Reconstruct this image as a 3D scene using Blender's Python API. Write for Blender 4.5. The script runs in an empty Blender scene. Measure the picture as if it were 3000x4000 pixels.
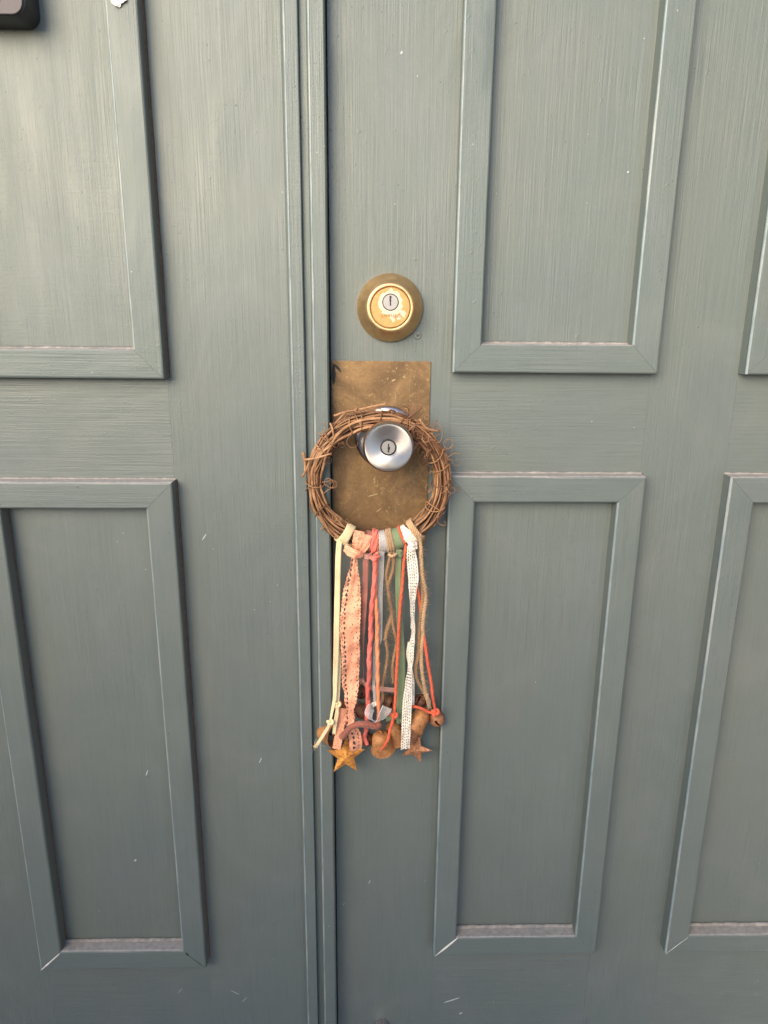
import bpy, bmesh, math, random
from mathutils import Vector, Matrix
random.seed(7)
scene = bpy.context.scene
col = scene.collection
R = math.radians

# ------------------------------------------------------------------ camera
cam_d = bpy.data.cameras.new('camera')
cam = bpy.data.objects.new('camera', cam_d)
col.objects.link(cam)
cam_d.sensor_fit = 'VERTICAL'
cam_d.sensor_height = 24.0
cam_d.lens = 2773.0 / 4000.0 * 24.0
cam_d.clip_start = 0.02
cam_d.clip_end = 500
_p, _y, _r = 0.2642244, 0.0223469, 0.0085926
_F = Vector((math.sin(_y) * math.cos(_p), math.cos(_y) * math.cos(_p), -math.sin(_p)))
_R = Vector((math.cos(_y), -math.sin(_y), 0))
_U = _R.cross(_F)
_R2 = _R * math.cos(_r) + _U * math.sin(_r)
_U2 = -_R * math.sin(_r) + _U * math.cos(_r)
cam.matrix_world = Matrix(((_R2.x, _U2.x, -_F.x, 0), (_R2.y, _U2.y, -_F.y, -0.68),
                           (_R2.z, _U2.z, -_F.z, 1.05), (0, 0, 0, 1)))
scene.camera = cam

# ------------------------------------------------------------------ world, sun, exposure
world = bpy.data.worlds.new('World')
scene.world = world
world.use_nodes = True
wn = world.node_tree
bg = wn.nodes['Background']
sky = wn.nodes.new('ShaderNodeTexSky')
sky.sky_type = 'NISHITA'
sky.sun_disc = False
SUN_EL, SUN_AZ = 22.0, 210.0          # azimuth clockwise from +Y (the door faces -Y): out to the left
sky.sun_elevation = R(SUN_EL)
sky.sun_rotation = R(SUN_AZ)
sky.air_density = 1.0
sky.dust_density = 0.6
sky.ozone_density = 2.6
wn.links.new(sky.outputs[0], bg.inputs[0])
bg.inputs[1].default_value = 0.15
sun_d = bpy.data.lights.new('sun', 'SUN')
sun_d.energy = 2.3
sun_d.angle = R(44)
sun_d.color = (1.0, 0.82, 0.56)
sun = bpy.data.objects.new('sun', sun_d)
col.objects.link(sun)
_sd = Vector((math.sin(R(SUN_AZ)) * math.cos(R(SUN_EL)), math.cos(R(SUN_AZ)) * math.cos(R(SUN_EL)), math.sin(R(SUN_EL))))
sun.rotation_euler = _sd.to_track_quat('Z', 'Y').to_euler()
sun.location = (-3, -3, 5)
vs = scene.view_settings
scene.display_settings.display_device = 'sRGB'
vs.view_transform = 'Standard'
vs.look = 'None'
vs.exposure = 1.40
vs.gamma = 1.0
vs.use_curve_mapping = False

# ------------------------------------------------------------------ object helpers
def tag(o, label=None, cat=None, group=None, kind=None):
    if label: o['label'] = label
    if cat: o['category'] = cat
    if group: o['group'] = group
    if kind: o['kind'] = kind
    return o

def empty(name, loc=(0, 0, 0)):
    o = bpy.data.objects.new(name, None)
    o.empty_display_size = 0.02
    col.objects.link(o)
    o.location = loc
    return o

def obj(name, bm, mat, parent=None, smooth=True, loc=None, mtx=None):
    me = bpy.data.meshes.new(name)
    bmesh.ops.recalc_face_normals(bm, faces=bm.faces)
    bm.to_mesh(me)
    bm.free()
    if smooth:
        for p in me.polygons: p.use_smooth = True
    me.materials.append(mat)
    o = bpy.data.objects.new(name, me)
    col.objects.link(o)
    if parent:
        o.parent = parent
        # vertices are given in world metres unless a matrix is passed
        if mtx is None: o.matrix_parent_inverse = Matrix.Translation(parent.location).inverted()
        else:
            o.matrix_parent_inverse = Matrix.Translation(parent.location).inverted()
            o.matrix_basis = mtx
    elif mtx is not None:
        o.matrix_basis = mtx
    return o

def recentre(o):
    """put the origin of a top-level mesh at its bounding-box centre"""
    me = o.data
    xs = [v.co for v in me.vertices]
    c = Vector([(min(v[i] for v in xs) + max(v[i] for v in xs)) / 2 for i in range(3)])
    me.transform(Matrix.Translation(-c))
    o.location = c
    return o

def auto_smooth(o, ang=35):
    me = o.data
    bm = bmesh.new(); bm.from_mesh(me)
    for e in bm.edges:
        if len(e.link_faces) == 2 and e.calc_face_angle(0) > R(ang): e.smooth = False
    bm.to_mesh(me); bm.free()
    return o

# ------------------------------------------------------------------ node helpers
def new_mat(name):
    m = bpy.data.materials.new(name)
    m.use_nodes = True
    nt = m.node_tree
    return m, nt, nt.nodes['Principled BSDF']

def nd(nt, t, **kw):
    n = nt.nodes.new(t)
    for k, v in kw.items(): setattr(n, k, v)
    return n

def noise(nt, vec, scale, detail=3.0, rough=0.55, dist=0.0):
    n = nd(nt, 'ShaderNodeTexNoise')
    n.inputs['Scale'].default_value = scale
    n.inputs['Detail'].default_value = detail
    n.inputs['Roughness'].default_value = rough
    n.inputs['Distortion'].default_value = dist
    if vec is not None: nt.links.new(vec, n.inputs['Vector'])
    return n.outputs['Fac']

def mapping(nt, vec, scale, rot=(0, 0, 0), loc=(0, 0, 0)):
    n = nd(nt, 'ShaderNodeMapping')
    n.inputs['Scale'].default_value = scale
    n.inputs['Rotation'].default_value = rot
    n.inputs['Location'].default_value = loc
    nt.links.new(vec, n.inputs['Vector'])
    return n.outputs['Vector']

def ramp(nt, fac, stops):
    n = nd(nt, 'ShaderNodeValToRGB')
    el = n.color_ramp.elements
    while len(el) > 1: el.remove(el[-1])
    for i, (p, c) in enumerate(stops):
        e = el[0] if i == 0 else el.new(p)
        e.position = p
        if not hasattr(c, '__len__'): c = (c, c, c)
        e.color = (c[0], c[1], c[2], 1)
    nt.links.new(fac, n.inputs['Fac'])
    return n.outputs['Color']

def mixc(nt, fac, a, b, mode='MIX'):
    n = nd(nt, 'ShaderNodeMix', data_type='RGBA', blend_type=mode)
    for s, v in ((n.inputs[0], fac), (n.inputs[6], a), (n.inputs[7], b)):
        if hasattr(v, 'links') or hasattr(v, 'is_linked'): nt.links.new(v, s)
        elif hasattr(v, '__len__'): s.default_value = (v[0], v[1], v[2], 1)
        else: s.default_value = v
    return n.outputs[2]

def math_(nt, op, a, b=0.0, c=0.0):
    n = nd(nt, 'ShaderNodeMath', operation=op)
    for s, v in zip(n.inputs, (a, b, c)):
        if hasattr(v, 'is_linked'): nt.links.new(v, s)
        else: s.default_value = v
    return n.outputs[0]

def bump(nt, height, strength, dist, normal=None):
    n = nd(nt, 'ShaderNodeBump')
    n.inputs['Strength'].default_value = strength
    n.inputs['Distance'].default_value = dist
    nt.links.new(height, n.inputs['Height'])
    if normal is not None: nt.links.new(normal, n.inputs['Normal'])
    return n.outputs['Normal']

def objvec(nt, jitter=True):
    tc = nd(nt, 'ShaderNodeTexCoord')
    v = tc.outputs['Object']
    if not jitter: return v
    oi = nd(nt, 'ShaderNodeObjectInfo')
    m = nd(nt, 'ShaderNodeVectorMath', operation='SCALE')
    m.inputs[0].default_value = (3.1, 7.7, 5.3)
    nt.links.new(oi.outputs['Random'], m.inputs['Scale'])
    a = nd(nt, 'ShaderNodeVectorMath', operation='ADD')
    nt.links.new(v, a.inputs[0]); nt.links.new(m.outputs[0], a.inputs[1])
    return a.outputs[0]

# ------------------------------------------------------------------ materials
def paint_material(name, base=(0.104, 0.124, 0.117), grain=1.0, panel=False):
    """brushed grey-green gloss paint; strokes run along the local z axis of the piece"""
    m, nt, bs = new_mat(name)
    v = objvec(nt)
    tc = nd(nt, 'ShaderNodeTexCoord')
    geo = nd(nt, 'ShaderNodeNewGeometry')
    wpos = geo.outputs['Position']
    fine = noise(nt, mapping(nt, v, (620, 620, 16)), 1.0, 3, 0.6, 0.25)
    wide = noise(nt, mapping(nt, v, (190, 190, 6)), 1.0, 3, 0.55, 0.6)
    cross = noise(nt, mapping(nt, v, (40, 40, 420)), 1.0, 2, 0.5, 0.4)
    patch = noise(nt, v, 9.0, 3, 0.6, 0.4)
    grit = noise(nt, v, 900, 2, 0.6)
    lump = noise(nt, v, 240, 2, 0.5)
    # colour: a little mottling, chalky streaks, dark dots, pale specks
    c = mixc(nt, ramp(nt, patch, [(0.3, 0), (0.7, 1)]), base, tuple(b * f for b, f in zip(base, (1.10, 1.06, 1.0))))
    c = mixc(nt, math_(nt, 'MULTIPLY', ramp(nt, fine, [(0.35, 0), (0.72, 1)]), 0.10 * grain), c, (0.20, 0.215, 0.20))
    c = mixc(nt, math_(nt, 'MULTIPLY', ramp(nt, fine, [(0.24, 1), (0.36, 0)]), 0.35), c, (0.070, 0.084, 0.082))
    vo = nd(nt, 'ShaderNodeTexVoronoi')
    vo.inputs['Scale'].default_value = 55
    nt.links.new(v, vo.inputs['Vector'])
    spk = math_(nt, 'LESS_THAN', vo.outputs['Distance'], 0.028)
    gate = math_(nt, 'GREATER_THAN', noise(nt, v, 14.0, 2), 0.53)
    c = mixc(nt, math_(nt, 'MULTIPLY', math_(nt, 'MULTIPLY', spk, gate), 0.65), c, (0.52, 0.52, 0.47))
    vo2 = nd(nt, 'ShaderNodeTexVoronoi')
    vo2.inputs['Scale'].default_value = 34
    nt.links.new(mapping(nt, v, (1, 1, 1), loc=(3, 5, 1)), vo2.inputs['Vector'])
    c = mixc(nt, math_(nt, 'MULTIPLY', math_(nt, 'LESS_THAN', vo2.outputs['Distance'], 0.022), 0.8), c, (0.03, 0.032, 0.032))
    cloud = noise(nt, mapping(nt, v, (11, 11, 8), loc=(9, 3, 6)), 1.0, 5, 0.7, 1.2)
    c = mixc(nt, math_(nt, 'MULTIPLY', ramp(nt, cloud, [(0.46, 0), (0.68, 1)]), 0.13), c, (0.215, 0.205, 0.210))
    # settled dust on every upward-facing ledge
    sep = nd(nt, 'ShaderNodeSeparateXYZ')
    nt.links.new(geo.outputs['True Normal'], sep.inputs[0])
    up = ramp(nt, sep.outputs['Z'], [(0.45, 0), (0.8, 1)])
    dust = mixc(nt, noise(nt, wpos, 160, 3), (0.28, 0.245, 0.225), (0.43, 0.39, 0.365))
    c = mixc(nt, math_(nt, 'MULTIPLY', up, ramp(nt, noise(nt, wpos, 220, 3), [(0.25, 0.45), (0.6, 0.9)])), c, dust)
    if panel:
        # dust and scuffs gathered in a ragged band along the foot of the panel
        sg = nd(nt, 'ShaderNodeSeparateXYZ'); nt.links.new(tc.outputs['Generated'], sg.inputs[0])
        f = math_(nt, 'MULTIPLY_ADD', noise(nt, mapping(nt, v, (70, 70, 160)), 1.0, 4, 0.65), 0.030, math_(nt, 'MULTIPLY', sg.outputs['Z'], -1.0))
        f = ramp(nt, math_(nt, 'ADD', f, 0.034 - 0.014), [(0.0, 0), (0.030, 0.42)])
        c = mixc(nt, f, c, mixc(nt, noise(nt, v, 300, 3), (0.20, 0.18, 0.165), (0.30, 0.265, 0.24)))
    nt.links.new(c, bs.inputs['Base Color'])
    ro = ramp(nt, noise(nt, mapping(nt, v, (60, 60, 8)), 1.0, 3), [(0.3, 0.46), (0.7, 0.58)])
    nt.links.new(ro, bs.inputs['Roughness'])
    bs.inputs['Specular IOR Level'].default_value = 0.62
    h = math_(nt, 'MULTIPLY_ADD', fine, 0.55 * grain, math_(nt, 'MULTIPLY', wide, 0.55))
    h = math_(nt, 'MULTIPLY_ADD', cross, 0.22, h)
    h = math_(nt, 'MULTIPLY_ADD', grit, 0.22, h)
    h = math_(nt, 'MULTIPLY_ADD', ramp(nt, lump, [(0.68, 0), (0.80, 1)]), 0.4, h)
    h = math_(nt, 'MULTIPLY', h, ramp(nt, noise(nt, mapping(nt, v, (9, 9, 5), loc=(4, 2, 8)), 1.0, 3, 0.55, 0.8), [(0.32, 0.22), (0.70, 1.25)]))
    nt.links.new(bump(nt, h, 0.75, 0.0011), bs.inputs['Normal'])
    return m

M = {}
M['paint'] = paint_material('grey_green_brushed_paint')
M['paint_panel'] = paint_material('grey_green_panel_paint', base=(0.104, 0.124, 0.117), panel=True)
M['paint_trim'] = paint_material('grey_green_trim_paint', base=(0.099, 0.122, 0.117), grain=0.8)

def simple(name, color, rough=0.6, metal=0.0, vary=0.25, scale=200, bumpd=0.0003, bumps=0.4):
    m, nt, bs = new_mat(name)
    v = objvec(nt)
    n1 = noise(nt, v, scale, 4, 0.6)
    c = mixc(nt, ramp(nt, n1, [(0.3, 0), (0.7, 1)]), tuple(x * (1 - vary) for x in color), tuple(min(1, x * (1 + vary)) for x in color))
    nt.links.new(c, bs.inputs['Base Color'])
    bs.inputs['Roughness'].default_value = rough
    bs.inputs['Metallic'].default_value = metal
    nt.links.new(bump(nt, n1, bumps, bumpd), bs.inputs['Normal'])
    return m

def dust_material():
    m, nt, bs = new_mat('settled_dust')
    v = objvec(nt)
    n1 = noise(nt, mapping(nt, v, (140, 140, 60)), 1.0, 4, 0.65)
    c = ramp(nt, n1, [(0.25, (0.16, 0.16, 0.155)), (0.5, (0.26, 0.235, 0.215)), (0.75, (0.40, 0.355, 0.325))])
    nt.links.new(c, bs.inputs['Base Color'])
    bs.inputs['Roughness'].default_value = 0.95
    nt.links.new(bump(nt, n1, 0.8, 0.0008), bs.inputs['Normal'])
    return m
M['dust'] = dust_material()
M['shade_nail'] = simple('brown_shade_and_nail', (0.13, 0.085, 0.055), 0.9, 0, 0.3, 300, 0.0005)  # paints shade beside right-facing moulding sides; also colours the nail head

def brass_plate_material():
    m, nt, bs = new_mat('tarnished_brass_sheet')
    v = objvec(nt, False)
    big = noise(nt, v, 26, 5, 0.68, 0.8)
    mid = noise(nt, v, 110, 6, 0.72, 2.0)
    c = ramp(nt, big, [(0.30, (0.105, 0.058, 0.026)), (0.48, (0.180, 0.102, 0.046)), (0.70, (0.29, 0.172, 0.074))])
    c = mixc(nt, math_(nt, 'MULTIPLY', ramp(nt, mid, [(0.52, 0), (0.66, 1)]), 0.6), c, (0.115, 0.080, 0.035))
    spots = noise(nt, mapping(nt, v, (1, 1, 1), loc=(2, 3, 4)), 150, 4, 0.65, 3.0)
    c = mixc(nt, math_(nt, 'MULTIPLY', ramp(nt, spots, [(0.60, 0), (0.66, 1)]), 0.6), c, (0.42, 0.31, 0.135))
    pale = noise(nt, mapping(nt, v, (1, 1, 1), loc=(7, 1, 2)), 420, 3, 0.6, 1.5)
    c = mixc(nt, math_(nt, 'MULTIPLY', ramp(nt, pale, [(0.66, 0), (0.72, 1)]), 0.4), c, (0.50, 0.38, 0.22))
    sc = noise(nt, mapping(nt, v, (900, 900, 60), rot=(0, 0.6, 0)), 1.0, 2)
    c = mixc(nt, math_(nt, 'MULTIPLY', ramp(nt, sc, [(0.68, 0), (0.74, 1)]), 0.3), c, (0.45, 0.34, 0.18))
    nt.links.new(c, bs.inputs['Base Color'])
    bs.inputs['Metallic'].default_value = 0.45
    nt.links.new(ramp(nt, mid, [(0.3, 0.36), (0.7, 0.62)]), bs.inputs['Roughness'])
    nt.links.new(bump(nt, mid, 0.3, 0.0006), bs.inputs['Normal'])
    return m
M['brass_plate'] = brass_plate_material()

def brass_material(name, col_a, col_b, rough=0.34):
    m, nt, bs = new_mat(name)
    v = objvec(nt, False)
    n1 = noise(nt, v, 120, 4, 0.6, 0.5)
    c = mixc(nt, ramp(nt, n1, [(0.35, 0), (0.7, 1)]), col_a, col_b)
    sp = noise(nt, v, 700, 2, 0.5)
    c = mixc(nt, math_(nt, 'MULTIPLY', ramp(nt, sp, [(0.72, 0), (0.78, 1)]), 0.6), c, (0.75, 0.6, 0.35))
    nt.links.new(c, bs.inputs['Base Color'])
    bs.inputs['Metallic'].default_value = 0.95
    nt.links.new(ramp(nt, n1, [(0.3, rough), (0.7, rough + 0.12)]), bs.inputs['Roughness'])
    nt.links.new(bump(nt, sp, 0.15, 0.0003), bs.inputs['Normal'])
    return m
M['brass'] = brass_material('satin_brass', (0.60, 0.385, 0.185), (0.70, 0.48, 0.25), 0.40)

def worn_face_material():
    """gold lacquer of the lock face, worn through to pale metal in ragged patches"""
    m, nt, bs = new_mat('worn_gold_lacquer')
    v = objvec(nt, False)                     # object origin = plug centre of the lock face
    nz = noise(nt, v, 230, 4, 0.62, 0.9)
    sep = nd(nt, 'ShaderNodeSeparateXYZ'); nt.links.new(v, sep.inputs[0])
    d = nd(nt, 'ShaderNodeVectorMath', operation='LENGTH')
    nt.links.new(mapping(nt, v, (1, 0, 0.92)), d.inputs[0])
    def blob(x, z, r, amp):
        s = nd(nt, 'ShaderNodeVectorMath', operation='DISTANCE')
        s.inputs[1].default_value = (x, 0, z)
        nt.links.new(mapping(nt, v, (1, 0, 1)), s.inputs[0])
        return math_(nt, 'MULTIPLY_ADD', s.outputs['Value'], -1.0 / amp, r / amp)
    f = blob(0.0, -0.0005, 0.0108, 0.004)
    for (x, z, r) in ((0.001, -0.0095, 0.0028), (0.0108, -0.0095, 0.0030), (0.0068, -0.0078, 0.0022), (0.0, 0.0102, 0.0024), (0.0012, -0.0132, 0.0018), (0.0075, -0.013, 0.0018), (0.0030, -0.0150, 0.0016)):
        f = math_(nt, 'MAXIMUM', f, blob(x, z, r, 0.004))
    f = math_(nt, 'ADD', f, math_(nt, 'MULTIPLY_ADD', nz, 1.9, -0.95))
    mask = ramp(nt, f, [(0.02, 0), (0.10, 1)])
    gold = mixc(nt, ramp(nt, noise(nt, v, 160, 3), [(0.3, 0), (0.7, 1)]), (0.44, 0.235, 0.075), (0.54, 0.31, 0.11))
    c = mixc(nt, mask, gold, (0.56, 0.47, 0.35))
    nt.links.new(c, bs.inputs['Base Color'])
    bs.inputs['Metallic'].default_value = 0.25
    bs.inputs['Roughness'].default_value = 0.55
    nt.links.new(bump(nt, mask, 0.3, -0.0002), bs.inputs['Normal'])
    return m
M['worn_gold'] = worn_face_material()

def steel_material(name, color=(0.53, 0.475, 0.46), rough=0.29, aniso=0.85):
    m, nt, bs = new_mat(name)
    v = objvec(nt, False)                     # turned metal: local z is the turning axis
    sep = nd(nt, 'ShaderNodeSeparateXYZ'); nt.links.new(v, sep.inputs[0])
    d = nd(nt, 'ShaderNodeVectorMath', operation='LENGTH')
    nt.links.new(mapping(nt, v, (1, 1, 0)), d.inputs[0])
    comb = nd(nt, 'ShaderNodeCombineXYZ'); nt.links.new(d.outputs['Value'], comb.inputs[0])
    rings = noise(nt, comb.outputs[0], 2600, 2, 0.6)
    n1 = noise(nt, v, 90, 3)
    c = mixc(nt, rings, tuple(x * 0.88 for x in color), tuple(min(1, x * 1.10) for x in color))
    nt.links.new(c, bs.inputs['Base Color'])
    bs.inputs['Metallic'].default_value = 1.0
    nt.links.new(ramp(nt, n1, [(0.3, rough), (0.7, rough + 0.08)]), bs.inputs['Roughness'])
    bs.inputs['Anisotropic'].default_value = aniso
    tg = nd(nt, 'ShaderNodeTangent', direction_type='RADIAL', axis='Z')
    nt.links.new(tg.outputs[0], bs.inputs['Tangent'])
    nt.links.new(bump(nt, rings, 0.06, 0.0002), bs.inputs['Normal'])
    return m
M['steel'] = steel_material('brushed_satin_steel')
M['steel_plug'] = steel_material('lock_plug_steel', (0.36, 0.335, 0.32), 0.50, 0.0)
M['dark_gap'] = simple('black_gap', (0.012, 0.011, 0.010), 0.7, 0, 0.2)

def vine_material(name='dry_grapevine', k=1.0):
    m, nt, bs = new_mat(name)
    v = objvec(nt)
    oi = nd(nt, 'ShaderNodeObjectInfo')
    n1 = noise(nt, v, 60, 4, 0.65)
    n2 = noise(nt, v, 420, 3, 0.6)
    c = ramp(nt, n1, [(p_, tuple(x * k for x in c_)) for p_, c_ in ((0.25, (0.15, 0.064, 0.027)), (0.5, (0.34, 0.168, 0.075)), (0.78, (0.58, 0.35, 0.185)))])
    c = mixc(nt, math_(nt, 'MULTIPLY', ramp(nt, oi.outputs['Random'], [(0.3, 0), (0.9, 1)]), 0.85), c, (0.085, 0.030, 0.013))
    c = mixc(nt, math_(nt, 'MULTIPLY', ramp(nt, n2, [(0.55, 0), (0.75, 1)]), 0.4), c, (0.07, 0.028, 0.012))
    nt.links.new(c, bs.inputs['Base Color'])
    bs.inputs['Roughness'].default_value = 0.62
    nt.links.new(bump(nt, n2, 0.5, 0.0006), bs.inputs['Normal'])
    return m
M['vine'] = vine_material()
M['vine_shade'] = vine_material('shaded_inner_vine', 0.28)  # inner strands darkened in colour to stand for shade between the vines

def rust_material(name, a, b, c3, speck=0.5, metal=0.25):
    m, nt, bs = new_mat(name)
    v = objvec(nt)
    n1 = noise(nt, v, 75, 5, 0.65, 0.5)
    n2 = noise(nt, v, 360, 4, 0.7)
    n3 = noise(nt, v, 1300, 2, 0.6)
    c = ramp(nt, n1, [(0.28, b), (0.52, a), (0.75, c3)])
    c = mixc(nt, math_(nt, 'MULTIPLY', ramp(nt, n2, [(0.50, 0), (0.62, 1)]), speck), c, tuple(x * 0.22 for x in b))
    c = mixc(nt, math_(nt, 'MULTIPLY', ramp(nt, n3, [(0.62, 0), (0.72, 1)]), 0.3), c, (0.55, 0.42, 0.30))
    nt.links.new(c, bs.inputs['Base Color'])
    bs.inputs['Metallic'].default_value = metal
    bs.inputs['Roughness'].default_value = 0.62
    nt.links.new(bump(nt, n2, 0.5, 0.0004), bs.inputs['Normal'])
    return m
M['rust_orange'] = rust_material('orange_rust', (0.64, 0.26, 0.045), (0.38, 0.135, 0.034), (0.76, 0.36, 0.07), 0.6)
M['rust_tan'] = rust_material('tan_rust', (0.46, 0.20, 0.070), (0.30, 0.115, 0.042), (0.56, 0.27, 0.10), 0.45)
M['rust_brown'] = rust_material('brown_rust', (0.38, 0.155, 0.072), (0.23, 0.085, 0.042), (0.48, 0.24, 0.13), 0.5)
M['rust_star'] = rust_material('speckled_star_rust', (0.48, 0.21, 0.10), (0.30, 0.115, 0.055), (0.60, 0.31, 0.17), 0.6)
M['rust_dark'] = rust_material('dark_rust', (0.17, 0.065, 0.035), (0.08, 0.03, 0.02), (0.28, 0.12, 0.05), 0.6)

def fabric_material(name, color, ribs=0.0, vary=0.15, rough=0.8, sheen=0.1, trans=0.0, scale=900):
    m, nt, bs = new_mat(name)
    v = objvec(nt)
    uv = nd(nt, 'ShaderNodeUVMap')
    n1 = noise(nt, v, scale, 3, 0.6)
    n0 = noise(nt, v, 45, 3, 0.5)
    lo = tuple(x * (1 - vary) for x in color); hi = tuple(min(1, x * (1 + vary)) for x in color)
    c = mixc(nt, ramp(nt, n0, [(0.3, 0), (0.7, 1)]), lo, hi)
    c = mixc(nt, math_(nt, 'MULTIPLY', ramp(nt, n1, [(0.5, 0), (0.75, 1)]), 0.35), c, tuple(x * 0.62 for x in color))
    h = n1
    if ribs:
        w = nd(nt, 'ShaderNodeTexWave', wave_type='BANDS', bands_direction='Y', wave_profile='SIN')
        w.inputs['Scale'].default_value = ribs
        nt.links.new(uv.outputs[0], w.inputs['Vector'])
        c = mixc(nt, math_(nt, 'MULTIPLY', w.outputs['Fac'], 0.30), c, tuple(x * 0.60 for x in color))
        h = math_(nt, 'MULTIPLY_ADD', n1, 0.2, w.outputs['Fac'])
    nt.links.new(c, bs.inputs['Base Color'])
    bs.inputs['Roughness'].default_value = rough
    bs.inputs['Sheen Weight'].default_value = sheen
    bs.inputs['Sheen Roughness'].default_value = 0.4
    nt.links.new(bump(nt, h, 0.5, 0.0003), bs.inputs['Normal'])
    if trans:
        out = nt.nodes['Material Output']
        tp = nd(nt, 'ShaderNodeBsdfTransparent')
        mx = nd(nt, 'ShaderNodeMixShader')
        # thin weave: denser at both selvedges
        sp = nd(nt, 'ShaderNodeSeparateXYZ'); nt.links.new(uv.outputs[0], sp.inputs[0])
        edge = math_(nt, 'ABSOLUTE', sp.outputs[0])
        f = ramp(nt, edge, [(0.86, trans), (0.95, 0.10)])
        f = math_(nt, 'MULTIPLY', f, ramp(nt, n1, [(0.3, 1.0), (0.7, 0.86)]))
        nt.links.new(f, mx.inputs[0]); nt.links.new(bs.outputs[0], mx.inputs[1]); nt.links.new(tp.outputs[0], mx.inputs[2])
        nt.links.new(mx.outputs[0], out.inputs['Surface'])
    return m
M['cream'] = fabric_material('cream_grosgrain', (0.80, 0.62, 0.36), ribs=320)
M['peach_lace'] = fabric_material('peach_cotton_lace', (0.80, 0.34, 0.20), vary=0.28, scale=620)
M['rose'] = fabric_material('dusty_rose_grosgrain', (0.36, 0.135, 0.10), ribs=320)
M['rose_pale'] = fabric_material('pale_rose_grosgrain', (0.50, 0.26, 0.205), ribs=320)
M['pink_yarn'] = fabric_material('salmon_pink_wool', (0.74, 0.155, 0.115), vary=0.3, sheen=0.2, scale=700)
M['peach_yarn'] = fabric_material('peach_wool', (0.76, 0.25, 0.11), vary=0.25, sheen=0.2, scale=700)
M['organza'] = fabric_material('white_organza', (0.74, 0.71, 0.68), trans=0.82, rough=0.5, sheen=0.4)
M['jute'] = fabric_material('jute_fibre', (0.33, 0.185, 0.085), vary=0.3, sheen=0.3, scale=1100)
M['jute_pale'] = fabric_material('pale_jute_fibre', (0.46, 0.29, 0.155), vary=0.3, sheen=0.3, scale=1100)
M['green'] = fabric_material('sage_green_grosgrain', (0.185, 0.235, 0.125), ribs=320)
M['orange_yarn'] = fabric_material('orange_red_wool', (0.64, 0.105, 0.042), vary=0.2, sheen=0.15, scale=700)
M['white_lace'] = fabric_material('ivory_cotton_lace', (0.76, 0.69, 0.59), vary=0.12, scale=800)
M['mauve_yarn'] = fabric_material('mauve_chenille', (0.30, 0.095, 0.060), vary=0.25, sheen=0.25, scale=600)
M['black_plastic'] = simple('black_plastic', (0.022, 0.021, 0.023), 0.45, 0, 0.2, 500, 0.0001)
M['mauve_plastic'] = simple('dark_mauve_faceplate', (0.060, 0.047, 0.055), 0.55, 0.0, 0.1, 900, 0.0001)
M['mauve_print'] = simple('faceplate_print', (0.020, 0.015, 0.018), 0.5, 0, 0.1)
M['white_scrap_glint'] = simple('white_scrap_and_glint', (0.72, 0.68, 0.62), 0.8, 0, 0.2, 400)
M['pale_brass'] = simple('rubbed_pale_brass', (0.34, 0.25, 0.12), 0.5, 0.3, 0.2, 900)
M['scratch'] = simple('pale_scratch', (0.42, 0.45, 0.44), 0.8, 0, 0.2, 900)
M['engraving'] = simple('engraved_shadowed_brass', (0.20, 0.105, 0.035), 0.6, 0.1, 0.2)
M['chrome'] = simple('ridged_nickel', (0.62, 0.58, 0.58), 0.3, 1.0, 0.1)

# ------------------------------------------------------------------ mesh helpers
def catmull(pts, n=8):
    P = [Vector(p) for p in pts]
    if len(P) < 3:
        return [P[0].lerp(P[-1], i / n) for i in range(n + 1)]
    P = [P[0] * 2 - P[1]] + P + [P[-1] * 2 - P[-2]]
    out = []
    for i in range(1, len(P) - 2):
        a, b, c, d = P[i - 1:i + 3]
        for k in range(n):
            t = k / n
            out.append(0.5 * ((2 * b) + (c - a) * t + (2 * a - 5 * b + 4 * c - d) * t * t + (3 * b - a - 3 * c + d) * t ** 3))
    out.append(P[-2].copy())
    return out

def lerp_list(vals, t):
    if not hasattr(vals, '__len__'): return vals
    x = t * (len(vals) - 1); i = min(int(x), len(vals) - 2); f = x - i
    return vals[i] * (1 - f) + vals[i + 1] * f

def frames(pts, closed=False):
    n = len(pts)
    T = []
    for i in range(n):
        a = pts[(i - 1) % n] if (closed or i > 0) else pts[0]
        b = pts[(i + 1) % n] if (closed or i < n - 1) else pts[-1]
        t = b - a
        T.append(t.normalized() if t.length > 1e-9 else Vector((0, 0, -1)))
    ref = Vector((0, 1, 0)) if abs(T[0].y) < 0.9 else Vector((1, 0, 0))
    u = (ref - T[0] * ref.dot(T[0])).normalized()
    U = []
    for t in T:
        u = (u - t * u.dot(t))
        u = u.normalized() if u.length > 1e-6 else t.orthogonal().normalized()
        U.append(u.copy())
    return T, U

def tube(bm, pts, rad, sides=6, closed=False, cap=True, wob=0.0):
    T, U = frames(pts, closed)
    rings = []
    n = len(pts)
    for i, p in enumerate(pts):
        r = lerp_list(rad, i / max(1, n - 1)) * (1 + random.uniform(-wob, wob))
        V = T[i].cross(U[i])
        rings.append([bm.verts.new(p + (U[i] * math.cos(2 * math.pi * k / sides) + V * math.sin(2 * math.pi * k / sides)) * r) for k in range(sides)])
    m = n if closed else n - 1
    for i in range(m):
        a, b = rings[i], rings[(i + 1) % n]
        for k in range(sides):
            bm.faces.new((a[k], a[(k + 1) % sides], b[(k + 1) % sides], b[k]))
    if cap and not closed:
        bm.faces.new(rings[0][::-1]); bm.faces.new(rings[-1])

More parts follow.
